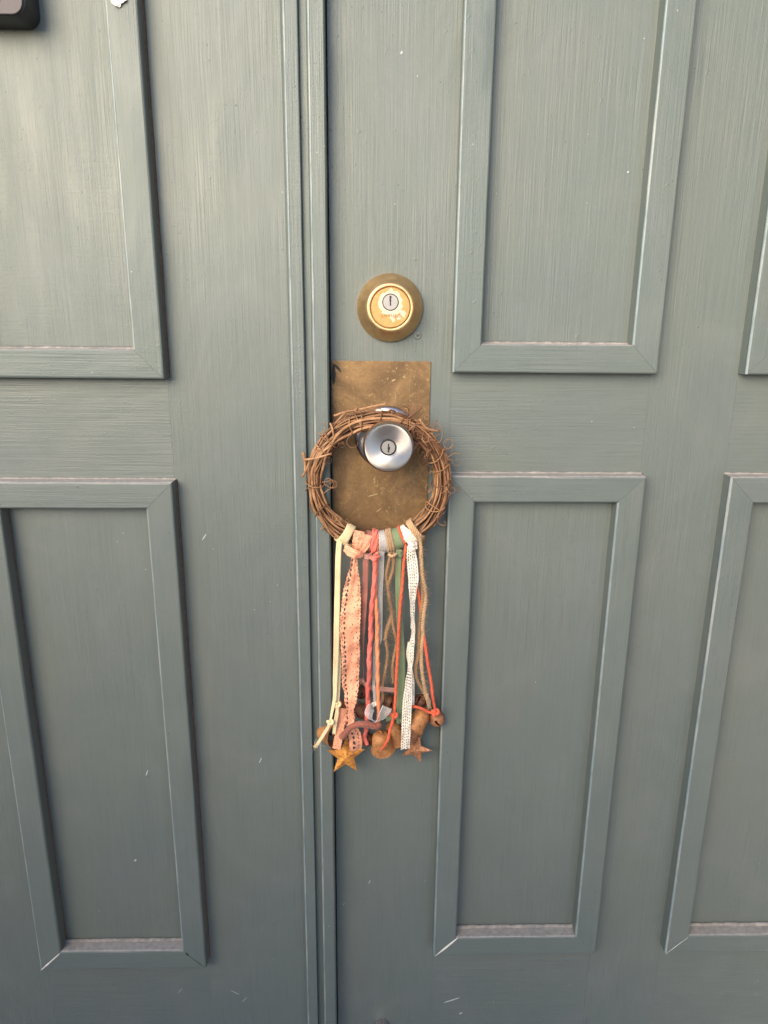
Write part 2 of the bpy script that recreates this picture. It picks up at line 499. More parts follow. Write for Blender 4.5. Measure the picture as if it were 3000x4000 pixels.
def plied(bm, pts, r, plies=2, pitch=0.006, sides=6, fat=None, wob=0.08, ecc=0.48):
    """a yarn or cord of twisted plies along a dense centre line"""
    T, U = frames(pts)
    s = [0.0]
    for a, b in zip(pts, pts[1:]): s.append(s[-1] + (b - a).length)
    for k in range(plies):
        line = []
        for i, p in enumerate(pts):
            a = 2 * math.pi * (s[i] / pitch + k / plies)
            V = T[i].cross(U[i])
            line.append(p + (U[i] * math.cos(a) + V * math.sin(a)) * r * ecc)
        tube(bm, line, (fat or r * 0.62), sides, wob=wob)

def dense(pts, step=0.0009):
    c = catmull(pts, 10)
    out = [c[0]]; acc = 0
    for a, b in zip(c, c[1:]):
        L = (b - a).length
        m = max(1, int(L / step + 0.5))
        for j in range(1, m + 1): out.append(a.lerp(b, j / m))
    return out

def fuzz(bm, pts, n, length=0.005, r=0.00012, away=0.001):
    for _ in range(n):
        i = random.randrange(1, len(pts) - 1)
        d = Vector((random.uniform(-1, 1), random.uniform(-1, 0.4), random.uniform(-1, 1))).normalized()
        L = length * random.uniform(0.4, 1.2)
        p = pts[i] + d * away * 0.5
        e = Vector((random.uniform(-1, 1), random.uniform(-1, 1), random.uniform(-1, 1))) * L * 0.35
        q = [p, p + d * L * 0.35 + e * 0.2, p + d * L * 0.7 + e, p + d * L * 0.8 + e * 2.0]
        tube(bm, catmull(q, 3), [r, r * 0.6], 3, cap=False)

def strip(bm, pts, width, twist=0.0, thick=0.00035, n=10, cross=4, curve=0.0, ruffle=0.0, dens=None):
    """a ribbon; width lies across the line and faces the viewer side (-y) when twist = 0"""
    C = dense(pts, 0.0015) if dens is None else dens
    uvl = bm.loops.layers.uv.verify()
    m = len(C)
    s = 0; rows = []; S = []
    for i, p in enumerate(C):
        a = C[max(0, i - 1)]; b = C[min(m - 1, i + 1)]
        t = (b - a).normalized()
        if i: s += (p - C[i - 1]).length
        w0 = Vector((0, -1, 0)).cross(t)
        w0 = w0.normalized() if w0.length > 1e-4 else Vector((1, 0, 0))
        n0 = t.cross(w0).normalized()
        tw = R(lerp_list(twist, i / (m - 1)))
        w = w0 * math.cos(tw) + n0 * math.sin(tw)
        nn = t.cross(w).normalized()
        hw = lerp_list(width, i / (m - 1)) / 2
        row = []
        for side in (0, 1):
            for k in range(cross + 1):
                u = -1 + 2 * k / cross
                off = curve * (u * u - 0.4) * hw + ruffle * math.sin(s * 420 + u * 1.5) * abs(u)
                row.append(bm.verts.new(p + w * u * hw + nn * (off + (thick if side else 0))))
        rows.append(row); S.append(s)
    q = cross + 1
    for i in range(m - 1):
        a, b = rows[i], rows[i + 1]
        def quad(i0, i1, us):
            try: f = bm.faces.new((a[i0], a[i1], b[i1], b[i0]))
            except ValueError: return
            for l, (uu, ss) in zip(f.loops, ((us[0], S[i]), (us[1], S[i]), (us[1], S[i + 1]), (us[0], S[i + 1]))): l[uvl].uv = (uu, ss)
        for k in range(cross):
            u0, u1 = -1 + 2 * k / cross, -1 + 2 * (k + 1) / cross
            quad(k, k + 1, (u0, u1)); quad(q + k, q + k + 1, (u0, u1))
        quad(0, q, (-1, -1)); quad(cross, q + cross, (1, 1))
    for e, row in ((0, rows[0]), (1, rows[-1])):
        for k in range(cross): bm.faces.new((row[k], row[k + 1], row[q + k + 1], row[q + k]))
    return C

def lace(bm, pts, width, twist=0.0, cell=0.00045, holes=(), small=0.35, scallop=0.0006, sc_len=0.003, ruffle=0.0, thick=0.0005, curve=0.0):
    """openwork ribbon: a fine net with real holes and a scalloped edge"""
    C = dense(pts, cell * 1.2)
    C2 = [C[0]]; 
    for p in C[1:]:
        if (p - C2[-1]).length >= cell * 0.95: C2.append(p)
    C = C2; m = len(C)
    wmax = max(width) if hasattr(width, '__len__') else width
    nu = max(6, int(wmax / cell))
    uvl = bm.loops.layers.uv.verify()
    rows = []; s = 0; S = []; HW = []; nrm = {}
    for i, p in enumerate(C):
        a = C[max(0, i - 3)]; b = C[min(m - 1, i + 3)]
        t = (b - a).normalized()
        if i: s += (p - C[i - 1]).length
        w0 = Vector((0, -1, 0)).cross(t)
        w0 = w0.normalized() if w0.length > 1e-4 else Vector((1, 0, 0))
        n0 = t.cross(w0).normalized()
        tw = R(lerp_list(twist, i / (m - 1)))
        w = w0 * math.cos(tw) + n0 * math.sin(tw)
        nn = t.cross(w).normalized()
        hw = lerp_list(width, i / (m - 1)) / 2 + scallop * abs(math.sin(math.pi * s / sc_len)) - scallop * 0.5
        row = []
        for k in range(nu + 1):
            u = -1 + 2 * k / nu
            off = ruffle * (math.sin(s * 330 + u * 2.2) * (0.25 + abs(u)) + 0.6 * math.sin(u * 5 + s * 90)) + curve * u * u * hw
            j = Vector((random.uniform(-1, 1), random.uniform(-1, 1), random.uniform(-1, 1))) * cell * 0.12
            row.append(bm.verts.new(p + w * u * hw + nn * off + j)); nrm[row[-1]] = nn
        rows.append(row); S.append(s); HW.append(hw)
    hl = []
    for (u0, pitch, ru, rv, jit) in holes:
        x = pitch * random.random()
        while x < s:
            hl.append((u0 + random.uniform(-jit, jit) / (wmax / 2), x + random.uniform(-jit, jit), ru * random.uniform(0.8, 1.15), rv * random.uniform(0.8, 1.15)))
            x += pitch
    # scattered small eyelets on a loose net
    x = 0.0; rowi = 0
    pt = 0.0016
    while x < s:
        for k in range(int(wmax / pt) + 1):
            if random.random() < small:
                u = -1 + (k + 0.5 * (rowi % 2)) * pt / (wmax / 2)
                hl.append((u, x, cell * 0.75, cell * random.choice((0.75, 1.3))))
        x += pt * 0.9; rowi += 1
    buckets = {}
    for h in hl: buckets.setdefault(int(h[1] / 0.004), []).append(h)
    for i in range(m - 1):
        sv = (S[i] + S[i + 1]) / 2
        bk = int(sv / 0.004)
        near = buckets.get(bk - 1, []) + buckets.get(bk, []) + buckets.get(bk + 1, [])
        for k in range(nu):
            u = -1 + 2 * (k + 0.5) / nu
            if 1 <= k < nu - 1:
                if any(((u - h[0]) * HW[i] / h[2]) ** 2 + ((sv - h[1]) / h[3]) ** 2 < 1 for h in near): continue
            f = bm.faces.new((rows[i][k], rows[i][k + 1], rows[i + 1][k + 1], rows[i + 1][k]))
            for l, c in zip(f.loops, ((u, S[i]), (u, S[i]), (u, S[i + 1]), (u, S[i + 1]))): l[uvl].uv = c
    loose = [v for v in bm.verts if not v.link_faces]
    bmesh.ops.delete(bm, geom=loose, context='VERTS')
    # give the net its thickness: a back layer joined to the front along every open edge
    front = bm.faces[:]
    bm.normal_update()
    rim = [(e.verts[0], e.verts[1]) for e in bm.edges if len(e.link_faces) == 1]
    back = {}
    for v in bm.verts[:]: back[v] = bm.verts.new(v.co - nrm[v] * thick)
    for f in front:
        g = bm.faces.new([back[v] for v in f.verts][::-1])
        for l in g.loops: l[uvl].uv = (0, 0)
    for a, b in rim: bm.faces.new((a, b, back[b], back[a]))

def lathe(bm, prof, segs=48, mtx=Matrix()):
    rings = []
    for (r, z) in prof:
        if r < 1e-7: rings.append([bm.verts.new(mtx @ Vector((0, 0, z)))])
        else: rings.append([bm.verts.new(mtx @ Vector((r * math.cos(2 * math.pi * k / segs), r * math.sin(2 * math.pi * k / segs), z))) for k in range(segs)])
    for a, b in zip(rings, rings[1:]):
        for k in range(segs):
            k2 = (k + 1) % segs
            if len(a) == 1 and len(b) == 1: continue
            if len(a) == 1: bm.faces.new((a[0], b[k], b[k2]))
            elif len(b) == 1: bm.faces.new((a[k], b[0], a[k2]))
            else: bm.faces.new((a[k], b[k], b[k2], a[k2]))

def box(bm, x0, x1, y0, y1, z0, z1, bev=0.0):
    vs_ = [bm.verts.new((x, y, z)) for x in (x0, x1) for y in (y0, y1) for z in (z0, z1)]
    fs = [(0, 1, 3, 2), (4, 6, 7, 5), (0, 4, 5, 1), (2, 3, 7, 6), (0, 2, 6, 4), (1, 5, 7, 3)]
    faces = [bm.faces.new([vs_[i] for i in f]) for f in fs]
    if bev:
        es = list({e for f in faces for e in f.edges})
        bmesh.ops.bevel(bm, geom=es, offset=bev, segments=2, affect='EDGES', profile=0.7)

OUT = Matrix.Rotation(R(90), 4, 'X')          # local z -> -y (out of the door)
def out_at(x, z, d=0.0): return Matrix.Translation((x, -d, z)) @ OUT

# ------------------------------------------------------------------ setting
def sheet(name, x0, x1, y0, y1, z, mat):
    bm = bmesh.new()
    v = [bm.verts.new(p) for p in ((x0, y0, z), (x1, y0, z), (x1, y1, z), (x0, y1, z))]
    bm.faces.new(v)
    return obj(name, bm, mat, smooth=False)

M['concrete'] = simple('porch_concrete', (0.46, 0.48, 0.50), 0.85, 0, 0.15, 8, 0.002)
M['yard'] = simple('dry_yard', (0.13, 0.14, 0.12), 0.95, 0, 0.25, 2, 0.01)
M['shade_wall_grey'] = simple('blue_grey_added_shade_wall', (0.52, 0.56, 0.60), 0.85, 0, 0.08, 40, 0.002)
M['stucco'] = simple('tan_stucco', (0.40, 0.31, 0.22), 0.9, 0, 0.1, 60, 0.003)
M['bounce_wall_brown'] = simple('brown_bounce_wall', (0.22, 0.14, 0.09), 0.9, 0, 0.2, 30, 0.003)
tag(sheet('ground', -200, 200, -200, 200, -0.16, M['yard']), kind='structure')
bm = bmesh.new(); box(bm, -3.5, 1.6, -2.0, 0.25, -0.158, 0.0)
tag(obj('porch_floor', bm, M['concrete'], smooth=False), kind='structure')
bm = bmesh.new(); box(bm, -2.7, 0.05, -1.48, -1.33, 0.002, 1.15)  # added wall out of view, keeps direct sun off the lower door
tag(obj('added_shade_wall', bm, M['shade_wall_grey'], smooth=False), kind='structure')
bm = bmesh.new(); box(bm, 1.45, 1.60, -2.0, -0.002, 0.002, 2.498)  # added wall out of view, for warm brown bounce from the right
tag(obj('added_bounce_wall', bm, M['bounce_wall_brown'], smooth=False), kind='structure')
bm = bmesh.new()
box(bm, -3.5, -0.802, 0.0, 0.25, 0.002, 2.498); box(bm, 0.702, 1.60, 0.0, 0.25, 0.002, 2.498); box(bm, -0.80, 0.70, 0.0, 0.25, 2.06, 2.498)
tag(obj('house_wall', bm, M['stucco'], smooth=False), kind='structure')

# ------------------------------------------------------------------ the two door leaves
def board(parent, name, x0, x1, z0, z1, y_front=0.0, depth=0.04, vertical=True, mat='paint'):
    """one board; strokes (local z) run along the length"""
    bm = bmesh.new()
    cx, cz = (x0 + x1) / 2, (z0 + z1) / 2
    w, h = (x1 - x0) / 2, (z1 - z0) / 2
    if vertical:
        box(bm, -w, w, 0, depth, -h, h, 0.00022)
        mx = Matrix.Translation((cx, y_front, cz))
    else:
        box(bm, -h, h, 0, depth, -w, w, 0.00022)
        mx = Matrix.Translation((cx, y_front, cz)) @ Matrix.Rotation(R(90), 4, 'Y')
    return obj(name, bm, M[mat], parent, smooth=False, mtx=mx)

MW, MH = 0.0262, 0.0150
def moulding(parent, a, b, inward, w=MW, h=MH):
    """mitred flat strip from outer corner a to outer corner b (x, z); inward = unit (x, z) towards the panel centre"""
    a = Vector((a[0], 0, a[1])); b = Vector((b[0], 0, b[1]))
    L = (b - a).length
    zax = (b - a).normalized(); xax = Vector((inward[0], 0, inward[1])); yax = zax.cross(xax)
    bm = bmesh.new()
    e = 0.0018
    prof = [(0, -0.0005), (0, h - e), (e * 0.35, h - e * 0.35), (e, h), (w * 0.5, h + 0.00015), (w - e, h), (w - e * 0.35, h - e * 0.35), (w, h - e), (w, -0.0005)]
    gap = 0.00012
    ends = []
    nseg = max(2, int(L / 0.03))
    rows = []
    for i in range(nseg + 1):
        row = []
        for (x, d) in prof:
            z0 = x + gap; z1 = L - x - gap
            z = z0 + (z1 - z0) * i / nseg
            jx = random.uniform(-1, 1) * 0.00012 if 0 < i < nseg else 0
            row.append((x + jx, d + (random.uniform(-1, 1) * 0.00015 if 0 < i < nseg and d > 0.01 else 0), z))
        rows.append(row)
    # local x = inward, local y = +-out, local z = along
    sgn = 1 if yax.y < 0 else -1
    V = [[bm.verts.new((x, sgn * d, z)) for (x, d, z) in row] for row in rows]
    n = len(prof)
    for i in range(nseg):
        for k in range(n - 1): bm.faces.new((V[i][k], V[i][k + 1], V[i + 1][k + 1], V[i + 1][k]))
    bm.faces.new(V[0]); bm.faces.new(V[-1])
    mx = Matrix(((xax.x, yax.x, zax.x, a.x), (xax.y, yax.y, zax.y, a.y), (xax.z, yax.z, zax.z, a.z), (0, 0, 0, 1)))
    o = obj('moulding', bm, M['paint_trim'], parent, smooth=True, mtx=mx)
    return auto_smooth(o, 18)

def edge_glint_material():
    m, nt, bs = new_mat('painted_edge_glint')
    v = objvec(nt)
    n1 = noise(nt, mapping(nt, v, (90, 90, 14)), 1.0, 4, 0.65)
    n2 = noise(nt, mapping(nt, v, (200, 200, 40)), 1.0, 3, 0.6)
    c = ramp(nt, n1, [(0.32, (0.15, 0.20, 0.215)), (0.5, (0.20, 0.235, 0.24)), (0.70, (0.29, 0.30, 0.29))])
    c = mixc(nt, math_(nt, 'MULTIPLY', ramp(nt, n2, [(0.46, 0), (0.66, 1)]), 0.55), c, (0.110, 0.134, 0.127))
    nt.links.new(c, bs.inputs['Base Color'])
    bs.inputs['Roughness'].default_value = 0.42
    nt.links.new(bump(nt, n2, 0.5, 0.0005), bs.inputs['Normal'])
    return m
M['worn'] = edge_glint_material()  # light on left-facing edges, put in as a pale colour

def edge_glint(parent, x, z0, z1, d, w=0.0013):
    """pale highlight painted along a left-hand upright arris: a thin skin on the bevel"""
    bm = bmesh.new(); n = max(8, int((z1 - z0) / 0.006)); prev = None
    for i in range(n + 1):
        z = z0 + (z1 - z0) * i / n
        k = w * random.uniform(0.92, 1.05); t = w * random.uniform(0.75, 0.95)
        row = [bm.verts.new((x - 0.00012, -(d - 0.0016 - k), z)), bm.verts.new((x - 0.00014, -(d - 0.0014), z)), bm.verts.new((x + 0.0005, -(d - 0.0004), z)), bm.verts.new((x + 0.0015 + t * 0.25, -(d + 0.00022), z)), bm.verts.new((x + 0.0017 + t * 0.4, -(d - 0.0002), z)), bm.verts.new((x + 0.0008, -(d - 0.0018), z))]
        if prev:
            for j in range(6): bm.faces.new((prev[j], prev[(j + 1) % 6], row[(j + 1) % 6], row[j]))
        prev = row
    return obj('edge_glint', bm, M['worn'], parent)  # 'worn' holds the pale painted highlight

def fillet(parent, p, q, into, up, r=0.004, mat='dust', name='dust_line'):
    """small ragged bead of dust or painted brown shade lying in an inside corner"""
    bm = bmesh.new()
    p = Vector(p); q = Vector(q); into = Vector(into)
    n = max(6, int((q - p).length / 0.004))
    prev = None
    for i in range(n + 1):
        c = p.lerp(q, i / n)
        j_ = 0.18 if mat == 'dust' else 0.12
        a = r * (1 + random.uniform(-j_, j_)); b = r * (1 + random.uniform(-j_, j_)) * up
        row = [bm.verts.new(c), bm.verts.new(c + Vector((0, -1, 0)) * b), bm.verts.new(c + Vector((0, -0.32, 0)) * b + into * a * 0.32), bm.verts.new(c + into * a)]
        if prev:
            for k in range(4): bm.faces.new((prev[k], prev[(k + 1) % 4], row[(k + 1) % 4], row[k]))
        prev = row
    return obj(name, bm, M[mat], parent, smooth=True)

def panel_frame(parent, x0, x1, z0, z1):
    moulding(parent, (x0, z0), (x0, z1), (1, 0))
    moulding(parent, (x1, z1), (x1, z0), (-1, 0))
    moulding(parent, (x1, z0), (x0, z0), (0, 1))
    moulding(parent, (x0, z1), (x1, z1), (0, -1))
    w = MW
    edge_glint(parent, x0, z0 + 0.0005, z1 - 0.0005, MH)
    edge_glint(parent, x1 - w, z0 + w, z1 - w, MH)
    fillet(parent, (x0 + w, -0.0004, z0 + w), (x1 - w, -0.0004, z0 + w), (0, 0, 1), 0.8, 0.0022 if z0 > 0.8 else 0.0034)
    fillet(parent, (x0 + w, -0.0004, z0 + w), (x0 + w, -0.0004, z1 - w), (1, 0, 0), 1.0, 0.0012, 'shade_nail', 'shade_line')
    fillet(parent, (x1, -0.0002, z0), (x1, -0.0002, z1), (1, 0, 0), 1.2, 0.0018, 'shade_nail', 'shade_line')  # shade on the right-facing sides, put in as brown beads
    fillet(parent, (x0, -0.0002, z1), (x1, -0.0002, z1), (0, 0, 1), 0.6, 0.0018)

ZO = 1.05
def leaf(parent, bounds, cols, rows_, ztop, zbot):
    x0, x1 = bounds
    xs = [x0] + [v for c in cols for v in (c[0] + 0.001, c[1] - 0.001)] + [x1]
    for i in range(0, len(xs), 2):
        if i < len(xs):
            board(parent, 'stile' if i in (0, len(xs) - 2) else 'mullion', xs[i] + 0.00003, xs[i + 1] - 0.00003, zbot, ztop)
    for (c0, c1) in cols:
        zs = [zbot] + [v for r_ in rows_ for v in (r_[0] + 0.001, r_[1] - 0.001)] + [ztop]
        for i in range(0, len(zs), 2): board(parent, 'rail', c0 + 0.00103, c1 - 0.00103, zs[i] + 0.0001, zs[i + 1] - 0.0001, vertical=False)
        for (r0, r1) in rows_:
            board(parent, 'panel', c0 + 0.0011, c1 - 0.0011, r0 + 0.0011, r1 - 0.0011, y_front=0.0006, depth=0.03, mat='paint_panel')
            panel_frame(parent, c0, c1, r0, r1)

LEFT = empty('door', (-0.4, 0.02, 0.03))
tag(LEFT, 'fixed left door leaf of brushed grey green paint with the upright centre strip on its edge', 'door', 'painted panelled door leaves')
leaf(LEFT, (-0.79, -0.0560), [(-0.6540, -0.4617), (-0.3797, -0.1880)], [(ZO - 0.7327, ZO - 0.1516), (ZO - 0.0541, ZO + 0.70)], 2.05, 0.03)
RIGHT = empty('door', (0.3, 0.02, 0.03))
tag(RIGHT, 'opening right door leaf of brushed grey green paint carrying the brass deadbolt and steel knob', 'door', 'painted panelled door leaves')
leaf(RIGHT, (-0.0359, 0.69), [(0.0770, 0.2684), (0.3508, 0.5420)], [(ZO - 0.7183, ZO - 0.1441), (ZO - 0.0465, ZO + 0.70)], 2.05, 0.03)

board(LEFT, 'rebate', -0.0555, -0.0352, 0.03, 2.05, y_front=0.022, depth=0.018)

def profile_strip(parent, name, prof, z0, z1, mat='paint_trim'):
    """upright strip with cross-section prof [(x, out)]"""
    bm = bmesh.new()
    n = 60
    rows = []
    for i in range(n + 1):
        z = z0 + (z1 - z0) * i / n
        rows.append([bm.verts.new((x + random.uniform(-1, 1) * 0.00012, -d - (random.uniform(-1, 1) * 0.00012 if d > 0.001 else 0), z)) for (x, d) in prof])
    for a, b in zip(rows, rows[1:]):
        for k in range(len(prof) - 1): bm.faces.new((a[k], a[k + 1], b[k + 1], b[k]))
    bm.faces.new(rows[0]); bm.faces.new(rows[-1])
    o = obj(name, bm, M[mat], parent)
    return auto_smooth(o, 14)
profile_strip(LEFT, 'edge_strip', [(-0.0750, -0.001), (-0.0748, 0.0015), (-0.0715, 0.0112), (-0.0700, 0.012), (-0.0600, 0.012), (-0.0593, 0.0112), (-0.0591, -0.001)], 0.035, 2.045)
profile_strip(LEFT, 'astragal', [(-0.05895, -0.001), (-0.05890, 0.0068), (-0.0530, 0.0070), (-0.0506, 0.0168), (-0.0494, 0.0180), (-0.0384, 0.0180), (-0.0372, 0.0168), (-0.0371, 0.0004)], 0.035, 2.045)

edge_glint(LEFT, -0.0718, 0.04, 2.04, 0.0121)
edge_glint(LEFT, -0.0512, 0.04, 2.04, 0.0181)

# ------------------------------------------------------------------ hardware of the right leaf
bm = bmesh.new(); box(bm, -0.0350, 0.0578, -0.0016, -0.0001, 0.8350, 1.0128, 0.0003)
obj('lock_plate', bm, M['brass_plate'], RIGHT, smooth=False)['label'] = 'tarnished brass plate behind the knob'

DBX, DBZ = 0.0189, 1.0607
bm = bmesh.new()
lathe(bm, [(0.0300, 0.0), (0.0302, 0.0035), (0.0296, 0.0050), (0.0218, 0.0205), (0.0207, 0.0219), (0.0196, 0.0224), (0.0184, 0.0221), (0.0178, 0.0212), (0.0177, 0.0185), (0.0, 0.0185)], 72)
db = obj('deadbolt', bm, M['brass'], RIGHT, mtx=out_at(DBX, DBZ)); auto_smooth(db, 40)
db['label'] = 'tarnished brass deadbolt with worn face'
bm = bmesh.new()
lathe(bm, [(0.0172, 0.0186), (0.0172, 0.0214), (0.0168, 0.0218), (0.0, 0.0219)], 64, Matrix.Translation((0, -0.0046, 0)))
def sub(name, bm, mat, par, mtx, lab=None):
    me = bpy.data.meshes.new(name)
    bmesh.ops.recalc_face_normals(bm, faces=bm.faces)
    bm.to_mesh(me); bm.free()
    for p in me.polygons: p.use_smooth = True
    me.materials.append(mat)
    o = bpy.data.objects.new(name, me); col.objects.link(o)
    o.parent = par; o.matrix_basis = mtx
    auto_smooth(o, 40)
    return o
PLZ = 0.0046                                    # key plug sits above the lock centre
# face disc: own axes keep x right, y into the door, z up, origin at the plug
face_m = Matrix.Translation((0, PLZ, 0)) @ OUT.inverted()
bm2 = bmesh.new()
for v in bm.verts: v.co = OUT @ v.co
me_tmp = bm
sub('cylinder_face', me_tmp, M['worn_gold'], db, face_m)
bm2.free()
def disc(bm, r, z0, z1, segs=40, hole=0.0):
    lathe(bm, [(r, z0), (r, z1 - 0.0002), (r - 0.0002, z1), (0, z1)], segs)
bm = bmesh.new(); lathe(bm, [(0.0074, 0.0190), (0.0074, 0.02196), (0.0066, 0.02198), (0.0066, 0.0190)], 40)
sub('plug_gap', bm, M['dark_gap'], db, Matrix.Translation((0, PLZ, 0)))
bm = bmesh.new(); disc(bm, 0.0067, 0.0190, 0.0221)
sub('key_plug', bm, M['steel_plug'], db, Matrix.Translation((0, PLZ, 0)))
def flat_poly(bm, pts, z0, z1):
    a = [bm.verts.new((x, y, z0)) for x, y in pts]; b = [bm.verts.new((x, y, z1)) for x, y in pts]
    bm.faces.new(b); n = len(pts)
    for i in range(n): bm.faces.new((a[i], a[(i + 1) % n], b[(i + 1) % n], b[i]))
mm = 0.001
bm = bmesh.new()
flat_poly(bm, [(-0.9 * mm, 5.4 * mm), (0.9 * mm, 5.4 * mm), (0.9 * mm, 3.2 * mm), (0.2 * mm, 2.4 * mm), (0.9 * mm, 1.4 * mm), (0.5 * mm, 0.6 * mm), (0.6 * mm, -3.0 * mm), (-0.6 * mm, -3.0 * mm), (-0.6 * mm, 0.4 * mm), (-1.0 * mm, 1.4 * mm), (-0.9 * mm, 3.0 * mm)], 0.0200, 0.02216)
sub('keyway', bm, M['dark_gap'], db, Matrix.Translation((0, PLZ, 0)))
# maker's name, stamped upside down under the plug
cu = bpy.data.curves.new('stamp', 'FONT'); cu.body = 'DEFIANT'; cu.size = 0.0040; cu.align_x = 'CENTER'; cu.align_y = 'CENTER'; cu.extrude = 0.00006; cu.space_character = 1.12
to = bpy.data.objects.new('stamp', cu); col.objects.link(to)
bpy.context.view_layer.update()
me = bpy.data.meshes.new_from_object(to.evaluated_get(bpy.context.evaluated_depsgraph_get()))
bpy.data.objects.remove(to)
me.materials.clear(); me.materials.append(M['engraving'])
so = bpy.data.objects.new('stamped_lettering', me); col.objects.link(so); so.parent = db
so.matrix_basis = Matrix.Translation((0.0002, -0.0068, 0.02195)) @ Matrix.Rotation(R(180), 4, 'Z')

KX, KZ = 0.0173, 0.9410
bm = bmesh.new()
lathe(bm, [(0.0306, 0.0017), (0.0307, 0.0042), (0.0300, 0.0060), (0.0285, 0.0072), (0.0240, 0.0085), (0.0150, 0.0100), (0.0122, 0.0115), (0.0118, 0.0300), (0.0128, 0.0330), (0.0175, 0.0365), (0.0212, 0.0410), (0.0226, 0.0470), (0.0228, 0.0545), (0.0222, 0.0585), (0.0208, 0.0604), (0.0185, 0.0606), (0.0095, 0.0586), (0.0074, 0.0583), (0.0072, 0.0570), (0.0, 0.0570)], 96)
kn = obj('door_knob', bm, M['steel'], RIGHT, mtx=out_at(KX, KZ)); auto_smooth(kn, 38)
kn['label'] = 'brushed steel round knob with keyhole'
bm = bmesh.new(); lathe(bm, [(0.0071, 0.0571), (0.0071, 0.0590), (0.0063, 0.0592), (0.0060, 0.0585), (0.0060, 0.0571)], 40)
sub('plug_collar', bm, M['dark_gap'], kn, Matrix())
bm = bmesh.new(); disc(bm, 0.0061, 0.0572, 0.0590)
sub('key_plug', bm, M['steel_plug'], kn, Matrix())
bm = bmesh.new()
flat_poly(bm, [(-0.55 * mm, 3.4 * mm), (0.6 * mm, 3.4 * mm), (0.6 * mm, 1.2 * mm), (1.5 * mm, 0.2 * mm), (1.5 * mm, -1.6 * mm), (0.7 * mm, -2.4 * mm), (1.1 * mm, -4.3 * mm), (-0.9 * mm, -4.3 * mm), (-0.5 * mm, -2.0 * mm), (-0.9 * mm, -0.6 * mm), (-0.4 * mm, 0.8 * mm)], 0.0580, 0.0591)
sub('keyway', bm, M['dark_gap'], kn, Matrix())

# filled nail hole beside the deadbolt
bm = bmesh.new(); lathe(bm, [(0.0036, 0.0), (0.0026, 0.0007), (0.0013, 0.0008), (0.0009, 0.0002), (0.0, 0.0001)], 18)
obj('nail_hole', bm, M['paint_trim'], RIGHT, mtx=out_at(0.0453, 1.0359))
bm = bmesh.new(); disc(bm, 0.0010, 0.0, 0.0006, 12)
obj('nail_head', bm, M['shade_nail'], RIGHT, mtx=out_at(0.0453, 1.0359))

# fluted bumper low on the right leaf
bm = bmesh.new()
fl = 16
rings = []
for (r, z) in ((0.0075, 0.0), (0.0076, 0.003), (0.0074, 0.022), (0.0066, 0.027), (0.0045, 0.030), (0.001, 0.031)):
    rings.append([bm.verts.new((math.cos(2 * math.pi * k / (fl * 4)) * r * (1.0 if (k % 4) in (0, 1) else 0.80), math.sin(2 * math.pi * k / (fl * 4)) * r * (1.0 if (k % 4) in (0, 1) else 0.80), z)) for k in range(fl * 4)])
for a, b in zip(rings, rings[1:]):
    for k in range(fl * 4): bm.faces.new((a[k], b[k], b[(k + 1) % (fl * 4)], a[(k + 1) % (fl * 4)]))
bm.faces.new(rings[-1])
obj('fluted_bumper', bm, M['chrome'], RIGHT, mtx=out_at(0.0178, 0.2138))

# ------------------------------------------------------------------ camera doorbell and scraps on the left leaf
def rounded_rect(cx, cz, w, h, r, n=8):
    pts = []
    for (sx, sz, a0) in ((1, 1, 0), (-1, 1, 90), (-1, -1, 180), (1, -1, 270)):
        for k in range(n + 1):
            a = R(a0 + 90 * k / n)
            pts.append((cx + sx * (w / 2 - r) + r * math.cos(a), cz + sz * (h / 2 - r) + r * math.sin(a)))
    return pts
def slab(bm, layers):
    rings = [[bm.verts.new((x, -d, z)) for (x, z) in rounded_rect(*a)] for (d, a) in layers]
    for a, b in zip(rings, rings[1:]):
        n = len(a)
        for k in range(n): bm.faces.new((a[k], a[(k + 1) % n], b[(k + 1) % n], b[k]))
    bm.faces.new(rings[0]); bm.faces.new(rings[-1])
bell = empty('doorbell_camera', (-0.304, 0.0, 1.345))
tag(bell, 'black plastic video doorbell with dark mauve face plate at the top of the left door', 'doorbell')
CX, CZ, BW, BH = -0.304, 1.3440, 0.0620, 0.1275
bm = bmesh.new()
slab(bm, [(0.0002, (CX, CZ, BW, BH, 0.010)), (0.0200, (CX, CZ, BW, BH, 0.011)), (0.0236, (CX, CZ, BW - 0.002, BH - 0.002, 0.011)), (0.0252, (CX, CZ, BW - 0.007, BH - 0.007, 0.010))])
auto_smooth(obj('housing', bm, M['black_plastic'], bell), 40)
bm = bmesh.new()
slab(bm, [(0.0250, (CX, CZ - 0.024, BW - 0.0045, 0.076, 0.0095)), (0.0262, (CX, CZ - 0.024, BW - 0.0045, 0.076, 0.0095)), (0.0266, (CX, CZ - 0.024, BW - 0.0054, 0.0751, 0.009))])
auto_smooth(obj('face_plate', bm, M['mauve_plastic'], bell), 40)

cu = bpy.data.curves.new('print', 'FONT'); cu.body = 'ring'; cu.size = 0.0165; cu.align_x = 'CENTER'; cu.extrude = 0.0001
to = bpy.data.objects.new('print', cu); col.objects.link(to)
bpy.context.view_layer.update()
me = bpy.data.meshes.new_from_object(to.evaluated_get(bpy.context.evaluated_depsgraph_get()))
bpy.data.objects.remove(to)
me.materials.clear(); me.materials.append(M['mauve_print'])
lo = bpy.data.objects.new('lettering', me); col.objects.link(lo); lo.parent = bell
lo.matrix_parent_inverse = Matrix.Translation(bell.location).inverted()
lo.matrix_basis = Matrix.Translation((CX, -0.0266, 1.2935)) @ Matrix.Rotation(R(90), 4, 'X')

